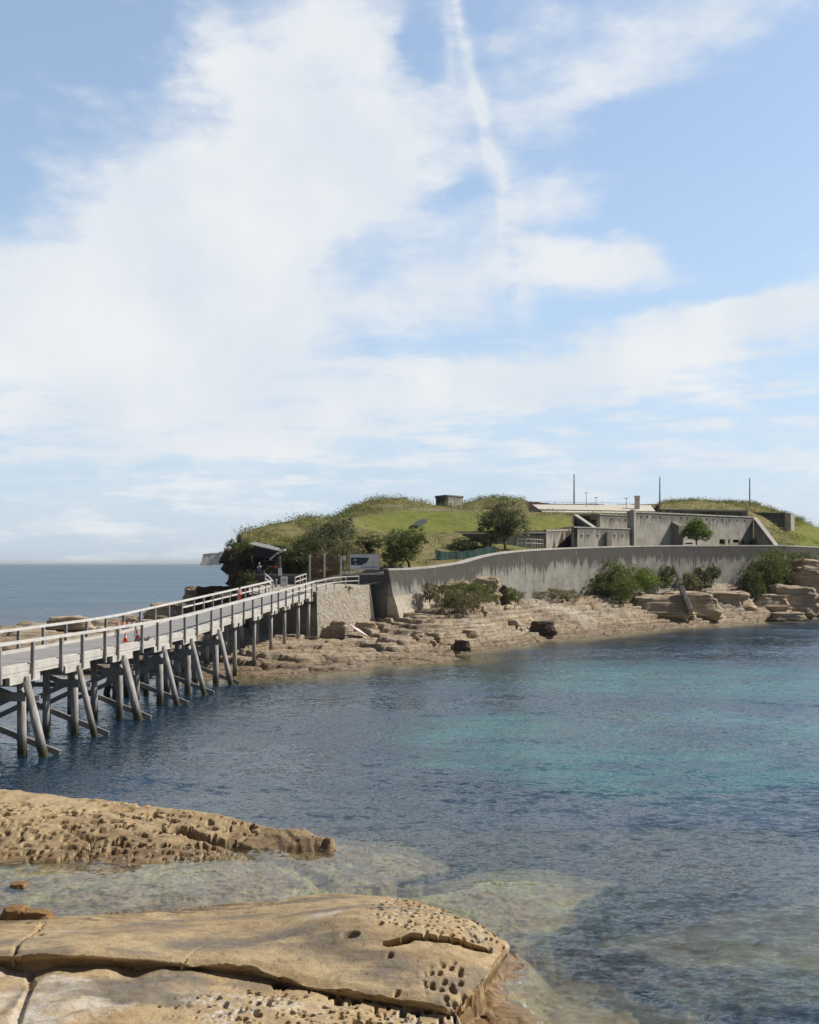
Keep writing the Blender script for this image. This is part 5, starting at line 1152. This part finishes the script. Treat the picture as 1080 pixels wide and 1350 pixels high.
bush('large dark green bush, left part of the biggest thicket below the sea wall',[L(775,772,159,2.2,1.6),L(762,779,157,1.5,1.0)],M['leaf_dark'],.22,5000,31,group='thicket below the sea wall')
bush('largest green bush in the middle of the thicket below the sea wall',[L(805,762,161,2.8,2.4),L(815,778,158.5,2.3,1.9),L(795,775,159,2.0,1.8)],M['leaf_mid'],.22,9500,32,group='thicket below the sea wall')
bush('bright yellow-green bush at the right end of the thicket below the sea wall',[L(838,762,164,2.6,1.7),L(852,766,165,2.0,1.4),L(830,774,161,1.8,1.2)],M['leaf_bright'],.22,6000,33,group='thicket below the sea wall')
bush('small dark bush beside the upper leaning slab at the wall foot',[L(880,757,170,1.6,1.3),L(873,768,168,1.4,.9)],M['leaf_dark'],.2,2800,34,group='small bushes along the wall foot')
bush('brownish low bush just right of the leaning slab',[L(908,765,173,1.7,1.1),L(915,772,172,1.3,.7)],M['leaf_brown'],.2,2500,35,group='small bushes along the wall foot')
bush('round dark bush under the wall, middle one right of the leaning slab',[L(926,757,175,1.3,1.2),L(930,768,174,1.2,.9)],M['leaf_dark'],.2,2500,36,group='small bushes along the wall foot')
bush('narrow dark bush on the wall foot, right one of the small bushes',[L(940,754,176,1.1,1.4)],M['leaf_dark'],.2,1800,37,group='small bushes along the wall foot')
bush('big shrub climbing up the sea wall near its right end, green in the middle',[L(1012,752,182.5,2.8,2.6),L(1022,738,184.5,2.3,1.9),L(1000,758,181.5,2.0,1.9),L(1030,758,183,1.8,2.0)],M['leaf_mid'],.23,9500,38)
bush('dark trailing shrub hanging below the big climbing shrub',[L(992,772,178.5,1.7,2.6),L(984,764,179.5,1.0,1.4),L(1004,785,177,1.3,1.2)],M['leaf_dark'],.22,4500,39)
bush('dark bush spilling over the sea wall just right of the climbing shrub',[L(1046,741,187.5,1.9,1.5),L(1040,756,185,1.3,1.3)],M['leaf_dark'],.2,3200,56)
bush('grey-green small bush at the right end of the sea wall',[L(1060,737,190,1.6,1.3),L(1075,741,190.5,1.1,1.0)],M['leaf_coast'],.2,2500,40)
bush('brown heathy mound on the rocks below the bend of the sea wall',[L(607,789,123.5,2.3,1.1),L(592,793,122.5,1.2,.7),L(628,790,126,1.7,.9)],M['leaf_brown'],.17,5000,41)
bush('green bush growing above the brown heathy mound below the wall',[L(614,777,127,1.7,.9),L(632,780,128.5,1.7,.8),L(645,787,129,1.3,.6)],M['leaf_mid'],.17,4200,42)
bush('little green bush right of the brown mound, under the streaked wall',[L(668,784,137,1.5,.9),L(680,786,138.5,1.2,.6)],M['leaf_mid'],.17,2600,43)
bush('brown shrub clinging to the left edge of the outcrop by the wall bend',[L(567,781,124.5,.9,1.2)],M['leaf_brown'],.15,1600,44)
bush('tiny brown shrub on the outcrop beneath the wall bend',[L(583,776,127.5,.8,.6)],M['leaf_brown'],.15,900,45)
bush('dry low scrub at the wall foot just left of the big thicket',[L(730,782,149.5,2.2,.7),L(748,785,152,1.8,.8),L(712,784,147,1.4,.5)],M['leaf_brown'],.18,3600,46)
bush('dark bush hiding in the cutting behind the green shade cloth',[L(608,719,147,1.8,1.0),L(628,718,149,1.9,1.0),L(645,716,151,1.5,.9)],M['leaf_dark'],.18,4200,47)
bush('dark bush on top of the left-hand sea cliff',[L(306,721,139,1.0,.8),L(314,727,138,.9,.7)],M['leaf_dark'],.16,1800,48)
bush('dark green creeper over the rounded end of the low wall',[L(327,770,126.6,1.1,1.4,.5),L(335,776,125.6,1.0,.8,.5)],M['leaf_dark'],.15,2600,49)
bush('scrubby dark bush between the sea cliff and the shelter',[L(322,738,134,1.2,2.2,.8),L(330,725,136,1.2,1.1)],M['leaf_dark'],.18,3000,50)
bush('weeds at the left end of the landing where the bridge railing stops',[L(366,781,118.5,.5,.28,.4)],M['leaf_bright'],.09,500,51,name='weed_tuft',cat='weeds')
bush('weeds sprouting below the rail on top of the stone abutment',[L(458,776.5,118.9,.65,.28,.3)],M['leaf_bright'],.09,500,52,name='weed_tuft',cat='weeds')

# uncountable scrub on the hill
def scrub(name,label,mat,n,seed,fn,per=22,size=.2,hh=.45):
    r=np.random.default_rng(seed); x=r.uniform(-30,110,n*12); y=r.uniform(128,245,n*12); k=fn(x,y)>r.uniform(0,1,n*12); x=x[k][:n]; y=y[k][:n]
    z=hill_full(x,y); m_=len(x); s=r.uniform(.5,1.5,m_)
    P=np.repeat(np.stack([x,y,z],1),per,0); S=np.repeat(s,per)[:,None]; P=P+r.normal(size=P.shape)*np.array([.45,.45,.22])*S+np.array([0,0,hh])*S*.7; T=np.repeat(r.uniform(0,1,m_),per)*.7+r.uniform(0,.3,m_*per)
    N=len(P); u=r.normal(size=(N,3)); u[:,2]+=.6; u/=np.linalg.norm(u,axis=1)[:,None]; v=np.cross(u,r.normal(size=(N,3))); v/=np.linalg.norm(v,axis=1)[:,None]; q=(size*r.uniform(.6,1.4,N))[:,None]
    V=np.stack([P-u*q*.5,P+v*q*.25,P+u*q*.5,P-v*q*.25],1).reshape(-1,3)
    o=np_mesh(name,V,np.arange(N*4).reshape(-1,4),mat,smooth=False,attrs=dict(tint=np.repeat(T,4))); o['kind']='stuff'; o['label']=label; o['category']='scrub'
def dens(x,y,thr,s):
    px=CX+F*x/y; z=hill_full(x,y); py=HY-F*(z-CAMZ)/y
    crest=np.exp(-((px-475)/40)**2-((y-192)/16)**2)+np.exp(-((px-655)/35)**2-((y-208)/9)**2)+np.exp(-((px-930)/80)**2-((y-236)/9)**2)
    left=(px<455)&(px>300)&(y>136)&(y<182)
    front=(px>455)&(px<600)&(y>133)&(y<155)
    lawn=sdpoly(x,y,L1)<1.2; yard=sdpoly(x,y,YARD)<.8
    right=(px>1015)&(px<1060)&(y>196)&(y<235)
    back=(y>186)
    base=np.clip(crest,0,1)*.8+left*.75+front*.18+right*.5+back*.22
    base*=sstep(thr,thr+.3,fbm(x*.13,y*.13,4,s))
    return np.where(lawn|yard|(in_wall(x,y)<2)|(z<5)|((y>196)&(px>696)&(px<870)),0,base)
L1=[XY(468,160),XY(560,161),XY(640,166),XY(700,170),XY(760,170),XY(785,184),XY(690,187),XY(640,187),XY(550,187),XY(478,178)]
scrub('hill_scrub','low green scrub scattered over the wild parts of the hill',M['leaf_mid'],1900,61,lambda x,y:dens(x,y,-.25,71))
scrub('dry_scrub','dry yellowish grass tussocks over the wild parts of the hill',M['leaf_dry'],2300,62,lambda x,y:dens(x,y,-.45,73),per=18,size=.22,hh=.3)

# ================================================================== loose rocks
def boulder(label,loc,dims,seed,mat='boulder',rz=0,tilt=0,name='boulder',group=None,cat='rock'):
    bm=bmesh.new(); bmesh.ops.create_icosphere(bm,subdivisions=(3 if name=="rock_block" else 5),radius=1); v=np.array([x.co[:] for x in bm.verts])
    r=np.random.default_rng(seed); pl=r.normal(size=(9,3)); pl/=np.linalg.norm(pl,axis=1)[:,None]
    for k in pl:
        d=v@k; lim=r.uniform(.55,.85); v=v-np.outer(np.clip(d-lim,0,None)*.85,k)
    v=np.sign(v)*np.abs(v)**.45; v[:,:2]*=(1+.30*np.clip(-v[:,2],0,1)-.12*np.clip(v[:,2],0,1))[:,None]; lay=np.floor((v[:,2]+.06*v[:,0]+.05*np.sin(v[:,1]*3+seed))*5.).astype(int); rl=r.uniform(-.09,.05,40)[lay+12]; zf=((v[:,2]+.06*v[:,0]+.05*np.sin(v[:,1]*3+seed))*5.)%1
    sc=1+rl-.05*sstep(.12,.0,np.minimum(zf,1-zf)); v[:,0]*=sc; v[:,1]*=sc
    o=seed*7.3; dis=.16*fbm(v[:,0]*1.7+v[:,2]+o,v[:,1]*1.7+o,4,seed)+.06*fbm(v[:,0]*5+o,v[:,1]*5+v[:,2]*5,3,seed+1)+.05*np.sin(v[:,2]*11+fbm(v[:,0]*2,v[:,1]*2,2,seed)*3)
    v=v*(1+dis)[:,None]
    for i,x in enumerate(bm.verts): x.co=v[i]*np.array(dims)/2
    me=bpy.data.meshes.new(name); bm.to_mesh(me); bm.free(); me.materials.append(M[mat]); me.polygons.foreach_set('use_smooth',[True]*len(me.polygons))
    ob_=link(me,name); ob_.location=loc; ob_.rotation_euler=(tilt,tilt*.4,rz); return tag(ob_,label,cat,group)
def rk(px,py,Y,w_,h_,d_,seed,label,**k):
    x,y,z=W(px,py,Y); big=1.45 if k.get('group')==gr else 1.
    return boulder(label,(x,y+.4*(big-1)*d_,z-.30*h_*(big>1)),(w_*big,d_*big,h_*1.45),seed,**k)
gr='sandstone outcrops below the sea wall'
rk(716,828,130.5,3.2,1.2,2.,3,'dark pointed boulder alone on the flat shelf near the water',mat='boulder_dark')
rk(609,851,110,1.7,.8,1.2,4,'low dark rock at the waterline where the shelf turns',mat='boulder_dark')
rk(601,777,129.5,3.0,2.2,2.,5,'pale cream outcrop between the brown shrubs under the wall bend',group=gr)
rk(640,771,135.5,2.6,2.4,2.,6,'blocky cream outcrop against the streaked wall above the green bush',group=gr)
rk(655,779,136.5,1.9,2.0,1.8,7,'dark-gapped rock just right of the blocky cream outcrop',group=gr,mat='boulder_dark')
rk(905,790,163.5,6.4,3.0,3.5,8,'broad pale overhanging ledge behind the lower leaning slab',group=gr)
rk(870,793,160,5.8,2.4,3.,9,'pale rounded rock left of the leaning slab',group=gr)
rk(958,788,173,6.0,2.4,3.,10,'pale undercut rock right of the leaning slab',group=gr)
rk(1045,782,180.5,6.2,3.6,4.,11,'orange layered cliff block right of the dark trailing shrub',group=gr)
rk(1064,763,184.5,4.6,5.0,4.,12,'tall cream layered cliff block near the right edge',group=gr)
rk(1082,785,184,4.6,5.4,4.,13,'brown cliff block cut by the right edge of the picture',group=gr)
rk(1058,742,188,5.2,1.8,3.,14,'pale flat cap rock below the right end of the sea wall',group=gr)
rk(1018,790,176,4.2,2.0,3.,15,'grey rounded boulder under the trailing shrub',group=gr)
rk(1040,810,172,3.6,1.0,2.,16,'flat brown slab lying near the water on the right',group=gr)
rk(263,790,142,4.2,2.4,3.,17,'tan boulder above the bridge railing at the seaward rocks')
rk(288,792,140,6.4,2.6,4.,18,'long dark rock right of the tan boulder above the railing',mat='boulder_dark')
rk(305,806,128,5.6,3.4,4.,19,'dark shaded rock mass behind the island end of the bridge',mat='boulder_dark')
rk(350,822,122.5,6.,3.2,3.,20,'rock mass coloured dark as shade below the landing beside the abutment',mat='boulder_dark')  # dark colour here imitates the shadow under the landing
rk(222,806,134,5.,1.6,3.,21,'low tan rock behind the far bridge railing')
rk(92,822,127,5.0,1.3,2.6,22,'jagged tan rock by the open sea beyond the bridge')
rk(446,832,114.8,2.2,1.6,1.5,23,'tan fallen block at the foot of the abutment',group='fallen blocks on the shelf')
rk(432,834,114.6,1.4,1.0,1.1,24,'small block against the abutment foot',group='fallen blocks on the shelf')
rk(410,846,110.5,1.6,.8,1.1,25,'dark rubble at the foot of the last bridge pile',mat='boulder_dark')
rk(482,829,118.,2.6,1.2,1.5,26,'rounded pale rock behind the fallen white board',group='fallen blocks on the shelf')
rk(8,1212,27.3,.0+.9,.42,.6,27,'small orange-brown boulder at the left edge of the rock pool',name='pool_boulder',group='boulders in the rock pool') if False else None
def fgb(px,py,z,w_,h_,d_,seed,label):
    x,y=G(px,py,z); return boulder(label,(x,y,z),(w_,d_,h_),seed,mat='boulder_orange',group='loose boulders by the rock pool')
M['boulder_orange']=mat_rock('orange_brown_rock',(.36,.22,.09),(.27,.15,.06),(.10,.06,.03),strata=.4,size=.6,salt=False,bumpd=.03)
fgb(20,1206,.20,.75,.42,.55,28,'orange-brown boulder at the left edge of the rock pool')
fgb(48,1208,.20,.80,.36,.5,29,'flat orange-brown boulder, right one of the pair by the pool')
fgb(26,1168,-.02,.50,.22,.45,30,'small yellow-brown boulder poking out of the pool')
g2='dark stacked rocks of the seaward cliff'
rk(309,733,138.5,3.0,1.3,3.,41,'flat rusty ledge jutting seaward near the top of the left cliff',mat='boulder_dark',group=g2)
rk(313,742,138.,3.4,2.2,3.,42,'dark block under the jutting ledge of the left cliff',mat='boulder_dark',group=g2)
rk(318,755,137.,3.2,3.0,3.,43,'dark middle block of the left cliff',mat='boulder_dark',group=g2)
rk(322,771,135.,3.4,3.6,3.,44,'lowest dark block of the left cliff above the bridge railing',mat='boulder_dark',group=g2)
r=random.Random(77)
for k in range(26):
    px=r.choice([r.uniform(540,640),r.uniform(600,1060)]); Y=0
    wy=np.interp(px,[a for a,_,_,_ in WALLP],[b for _,b,_,_ in WALLP]) if px>512 else 118.; sy_=np.interp(px,[430,600,700,800,900,1000,1080],[92,106,124,137,153,169,181])
    Y=sy_+(wy-sy_)*r.uniform(.2,.85); x=(px-CX)/F*Y; s_=r.uniform(.5,1.5)
    boulder('small angular sandstone block lying loose on the rock shelf',(x,Y,sz(x,Y)+s_*.12),(s_*r.uniform(1.,1.8),s_*r.uniform(.7,1.2),s_*r.uniform(.4,.75)),200+k,rz=r.uniform(0,3),tilt=r.uniform(-.2,.2),name='rock_block',group='loose blocks on the island shelf')
# broken slabs leaning below the wall
def slab(label,a,b,w_,t_):
    mb=MB(); mb.beam(a,b,t_,w_,up=(0,1,.2)); o=mb.build('concrete_slab',M['fortrough'],bevel=.06); tag(o,label,'slab','broken concrete slabs below the sea wall'); return o
M['fortrough']=simple('rough_concrete',(.33,.31,.28),.9,.3,1.5,.5,.05)
slab('long grey slab leaning against the pale ledge below the sea wall',W(898,775,160.2),W(911,807,157.6),1.35,.6)
slab('short grey slab standing tilted higher up against the wall foot',W(889,746,167.5),W(898,766,165.),1.1,.6)
mb=MB(); a_=Vector(W(466,826,113.6)); b_=Vector(W(479,836,111.2)); mb.beam(a_,b_,1.5,.10,up=(.2,.6,1)); tag(mb.build('fallen_board',M['pink'],bevel=.01),'pinkish white board lying tilted on the rocks below the abutment','board')

# ================================================================== far headland, surf
hd=empty('far_headland',(0,0,0),0,'distant hazy sea cliff on the horizon left of the island','headland'); YH=5200.
top=[(266,741),(268,734),(268,731),(273,730.5),(280,729.5),(288,729.3),(292,727.5),(300,726.6),(310,726.8),(330,727),(360,729)]
mb=MB(); n=len(top); f0=[W(a,b,YH+90*sin(a*.9)) for a,b in top]; f1=[(x,y-45+40*sin(x*.02),-2.) for x,y,z in f0]; f2=[(x,y+300,z+4) for x,y,z in f0]; f3=[(x,y+300,-2.) for x,y,z in f0]
mb.add(f0+f1+f2+f3,[(i,i+1,n+i+1,n+i) for i in range(n-1)]+[(i+2*n,i+1+2*n,3*n+i+1,3*n+i) for i in range(n-1)]+[(0,n,3*n,2*n),(n-1,3*n-1,4*n-1,2*n-1)]); mb.build('cliff',M['far'],hd)
mb=MB(); mb.add([(x,y-9,z+1.6) for x,y,z in f0]+[(x,y+305,z+4.6) for x,y,z in f0]+[(x,y-9,z-4) for x,y,z in f0]+[(x,y+305,z+2.) for x,y,z in f0],[(i,i+1,n+i+1,n+i) for i in range(n-1)]+[(i+1,i,2*n+i,2*n+i+1) for i in range(n-1)]); mb.build('heath',M['far_top'],hd)
mb=MB()
r=random.Random(3)
for k in range(14):
    px=262+k*4.+r.uniform(-1,1); x,y,_=W(px,743,5050+r.uniform(-90,120)); w_=r.uniform(5,14); h_=r.uniform(.8,2.6)*(1.3 if 282<px<300 else .5)
    mb.tube([(x-w_,y,.1),(x-w_*.4,y,.3),(x+w_*.3,y,.3),(x+w_,y,.1)],[.3,h_*.8,h_,.3],8)
o=mb.build('surf',M['foam'],smooth=True); o['kind']='stuff'; o['label']='white surf breaking at the foot of the distant headland'; o['category']='surf'

# ================================================================== people
def person(name_label,loc,rz,joints,edges,radii,mats_fn,head,hair=None,extra=None):
    me=bpy.data.meshes.new('person'); keys=list(joints); me.from_pydata([joints[k] for k in keys],[(keys.index(a),keys.index(b)) for a,b in edges],[])
    o=bpy.data.objects.new('person_tmp',me); COL.objects.link(o)
    md=o.modifiers.new('skin','SKIN'); sv=me.skin_vertices[0].data
    for i,k in enumerate(keys): r_=radii[k]; sv[i].radius=(r_,r_) if not hasattr(r_,'__len__') else r_; sv[i].use_root=(k=='pelvis')
    ms=o.modifiers.new('sub','SUBSURF'); ms.levels=2; ms.render_levels=2
    bpy.context.view_layer.update(); dg=bpy.context.evaluated_depsgraph_get(); m2=bpy.data.meshes.new_from_object(o.evaluated_get(dg)); bpy.data.objects.remove(o)
    m2.materials.clear(); names=['skin','top','legs','shoe']
    for k in mats_fn['mats']: m2.materials.append(M[k])
    for p in m2.polygons: p.material_index=mats_fn['fn'](p.center); p.use_smooth=True
    m2.name='person'; b=link(m2,'person'); b.location=loc; b.rotation_euler=(0,0,rz); tag(b,name_label,'person')
    hc=joints[head]
    mb=MB(); hb=bmesh.new(); bmesh.ops.create_icosphere(hb,subdivisions=3,radius=1)
    hm=bpy.data.meshes.new('hair')
    for v in hb.verts:
        v.co=Vector((v.co.x*.095+hc[0],v.co.y*.11+hc[1]+.018,v.co.z*.115+hc[2]+.035))
    bmesh.ops.delete(hb,geom=[v for v in hb.verts if v.co.z<hc[2]-.0 and v.co.y<hc[1]+.02],context='VERTS'); hb.to_mesh(hm); hb.free(); hm.materials.append(M[hair or 'hair'])
    h=link(hm,'sun_hat' if hair=='whitecloth' else 'hair',b)
    return b
def standing(s=1.):
    J=dict(pelvis=(0,0,.92),waist=(0,0,1.08),chest=(0,0,1.30),neck=(0,0,1.46),skull=(0,-.01,1.55),head=(0,-.015,1.66),nose=(0,-.10,1.60),
       lsh=(.17,0,1.38),lel=(.24,.02,1.12),lwr=(.25,-.08,.90),lhand=(.25,-.10,.80),rsh=(-.17,0,1.38),rel=(-.24,.02,1.12),rwr=(-.24,-.10,.92),rhand=(-.23,-.13,.82),
       lhip=(.09,0,.86),lkn=(.10,-.02,.48),lan=(.10,.02,.09),ltoe=(.11,-.15,.04),rhip=(-.09,0,.86),rkn=(-.11,-.06,.48),ran=(-.11,.04,.09),rtoe=(-.12,-.13,.04))
    return {k:(a*s,b*s,c*s) for k,(a,b,c) in J.items()}
def seated():
    J=standing(); 
    dz=-.92+.50
    for k in ('pelvis','waist','chest','neck','skull','head','nose','lsh','rsh'): a,b,c=J[k]; J[k]=(a,b,c+dz)
    J.update(lel=(.23,-.08,.74),lwr=(.16,-.30,.66),lhand=(.13,-.38,.66),rel=(-.23,-.08,.74),rwr=(-.16,-.30,.66),rhand=(-.13,-.38,.66),
       lhip=(.10,-.02,.47),lkn=(.13,-.42,.50),lan=(.13,-.40,.09),ltoe=(.14,-.56,.04),rhip=(-.10,-.02,.47),rkn=(-.13,-.42,.50),ran=(-.13,-.38,.09),rtoe=(-.14,-.54,.04))
    return J
ED=[('pelvis','waist'),('waist','chest'),('chest','neck'),('neck','skull'),('skull','head'),('skull','nose'),('chest','lsh'),('lsh','lel'),('lel','lwr'),('lwr','lhand'),('chest','rsh'),('rsh','rel'),('rel','rwr'),('rwr','rhand'),
    ('pelvis','lhip'),('lhip','lkn'),('lkn','lan'),('lan','ltoe'),('pelvis','rhip'),('rhip','rkn'),('rkn','ran'),('ran','rtoe')]
def rad(s=1.):
    R=dict(pelvis=(.15,.11),waist=(.13,.10),chest=(.16,.11),neck=.055,skull=.075,head=.085,nose=.02,lsh=.06,lel=.043,lwr=.032,lhand=.035,lhip=.085,lkn=.06,lan=.04,ltoe=.035)
    R.update({k.replace('l','r',1):v for k,v in R.items() if k[0]=='l'}); return {k:(tuple(x*s for x in v) if hasattr(v,'__len__') else v*s) for k,v in R.items()}
Yp=102.6; x,y,_=W(311.5,780,Yp)
person('person in a pale pink top and red shorts at the far bridge railing',(XR(Yp)-WID+.55,Yp,DZ(Yp)),.5,standing(.86),ED,rad(.86),dict(mats=['skin','pinktop','redcloth'],fn=lambda c:(1 if c.z>.80 and c.z<1.25 and abs(c.x)<.24 else 2 if .38<c.z<=.80 and abs(c.x)<.19 else 0)),'head')
x,y,_=W(342,750,131.2)
person('person in a white hat and blue clothes sitting behind the low curved wall',(x,y,7.75),.1,seated(),ED,rad(),dict(mats=['skin','whitecloth','bluecloth'],fn=lambda c:(1 if c.z>.78 and c.z<1.0 else 2 if c.z<=.78 else 0)),'head','whitecloth')
x,y,_=W(363.5,750,131.6)
person('person in a red top sitting under the pale umbrella by the shelter',(x,y,7.75),.3,seated(),ED,rad(),dict(mats=['skin','redcloth','darkcloth'],fn=lambda c:(1 if c.z>.62 and c.z<1.0 else 2 if c.z<=.62 else 0)),'head')
for px,lb in ((342,'rough bench under the person in the white hat'),(363.5,'rough bench under the person in the red top')):
    x,y,_=W(px,750,131.3); e=empty('bench',(x,y+.12,7.0),.0,lb,'bench'); mb=MB(); mb.box((0,0,1.12),(1.3,.4,.06)); mb.build('seat',M['timber'],e,bevel=.01)
    for s in (-.55,.55): mb=MB(); mb.box((s,0,.55),(.08,.34,1.08)); mb.build('leg',M['timber'],e)
# ================================================================== sea air
m=NT('sea_air'); v=m.n('ShaderNodeVolumePrincipled',{'Color':(.85,.94,1,1),'Density':HZD,'Anisotropy':0.}); m.set(m.out.inputs[1],v)
if HZD>0:
    mb=MB(); mb.box((0,0,18),(64000,84000,50)); o=mb.build('haze',m.mat); o['kind']='stuff'; o['label']='thin pale sea haze'
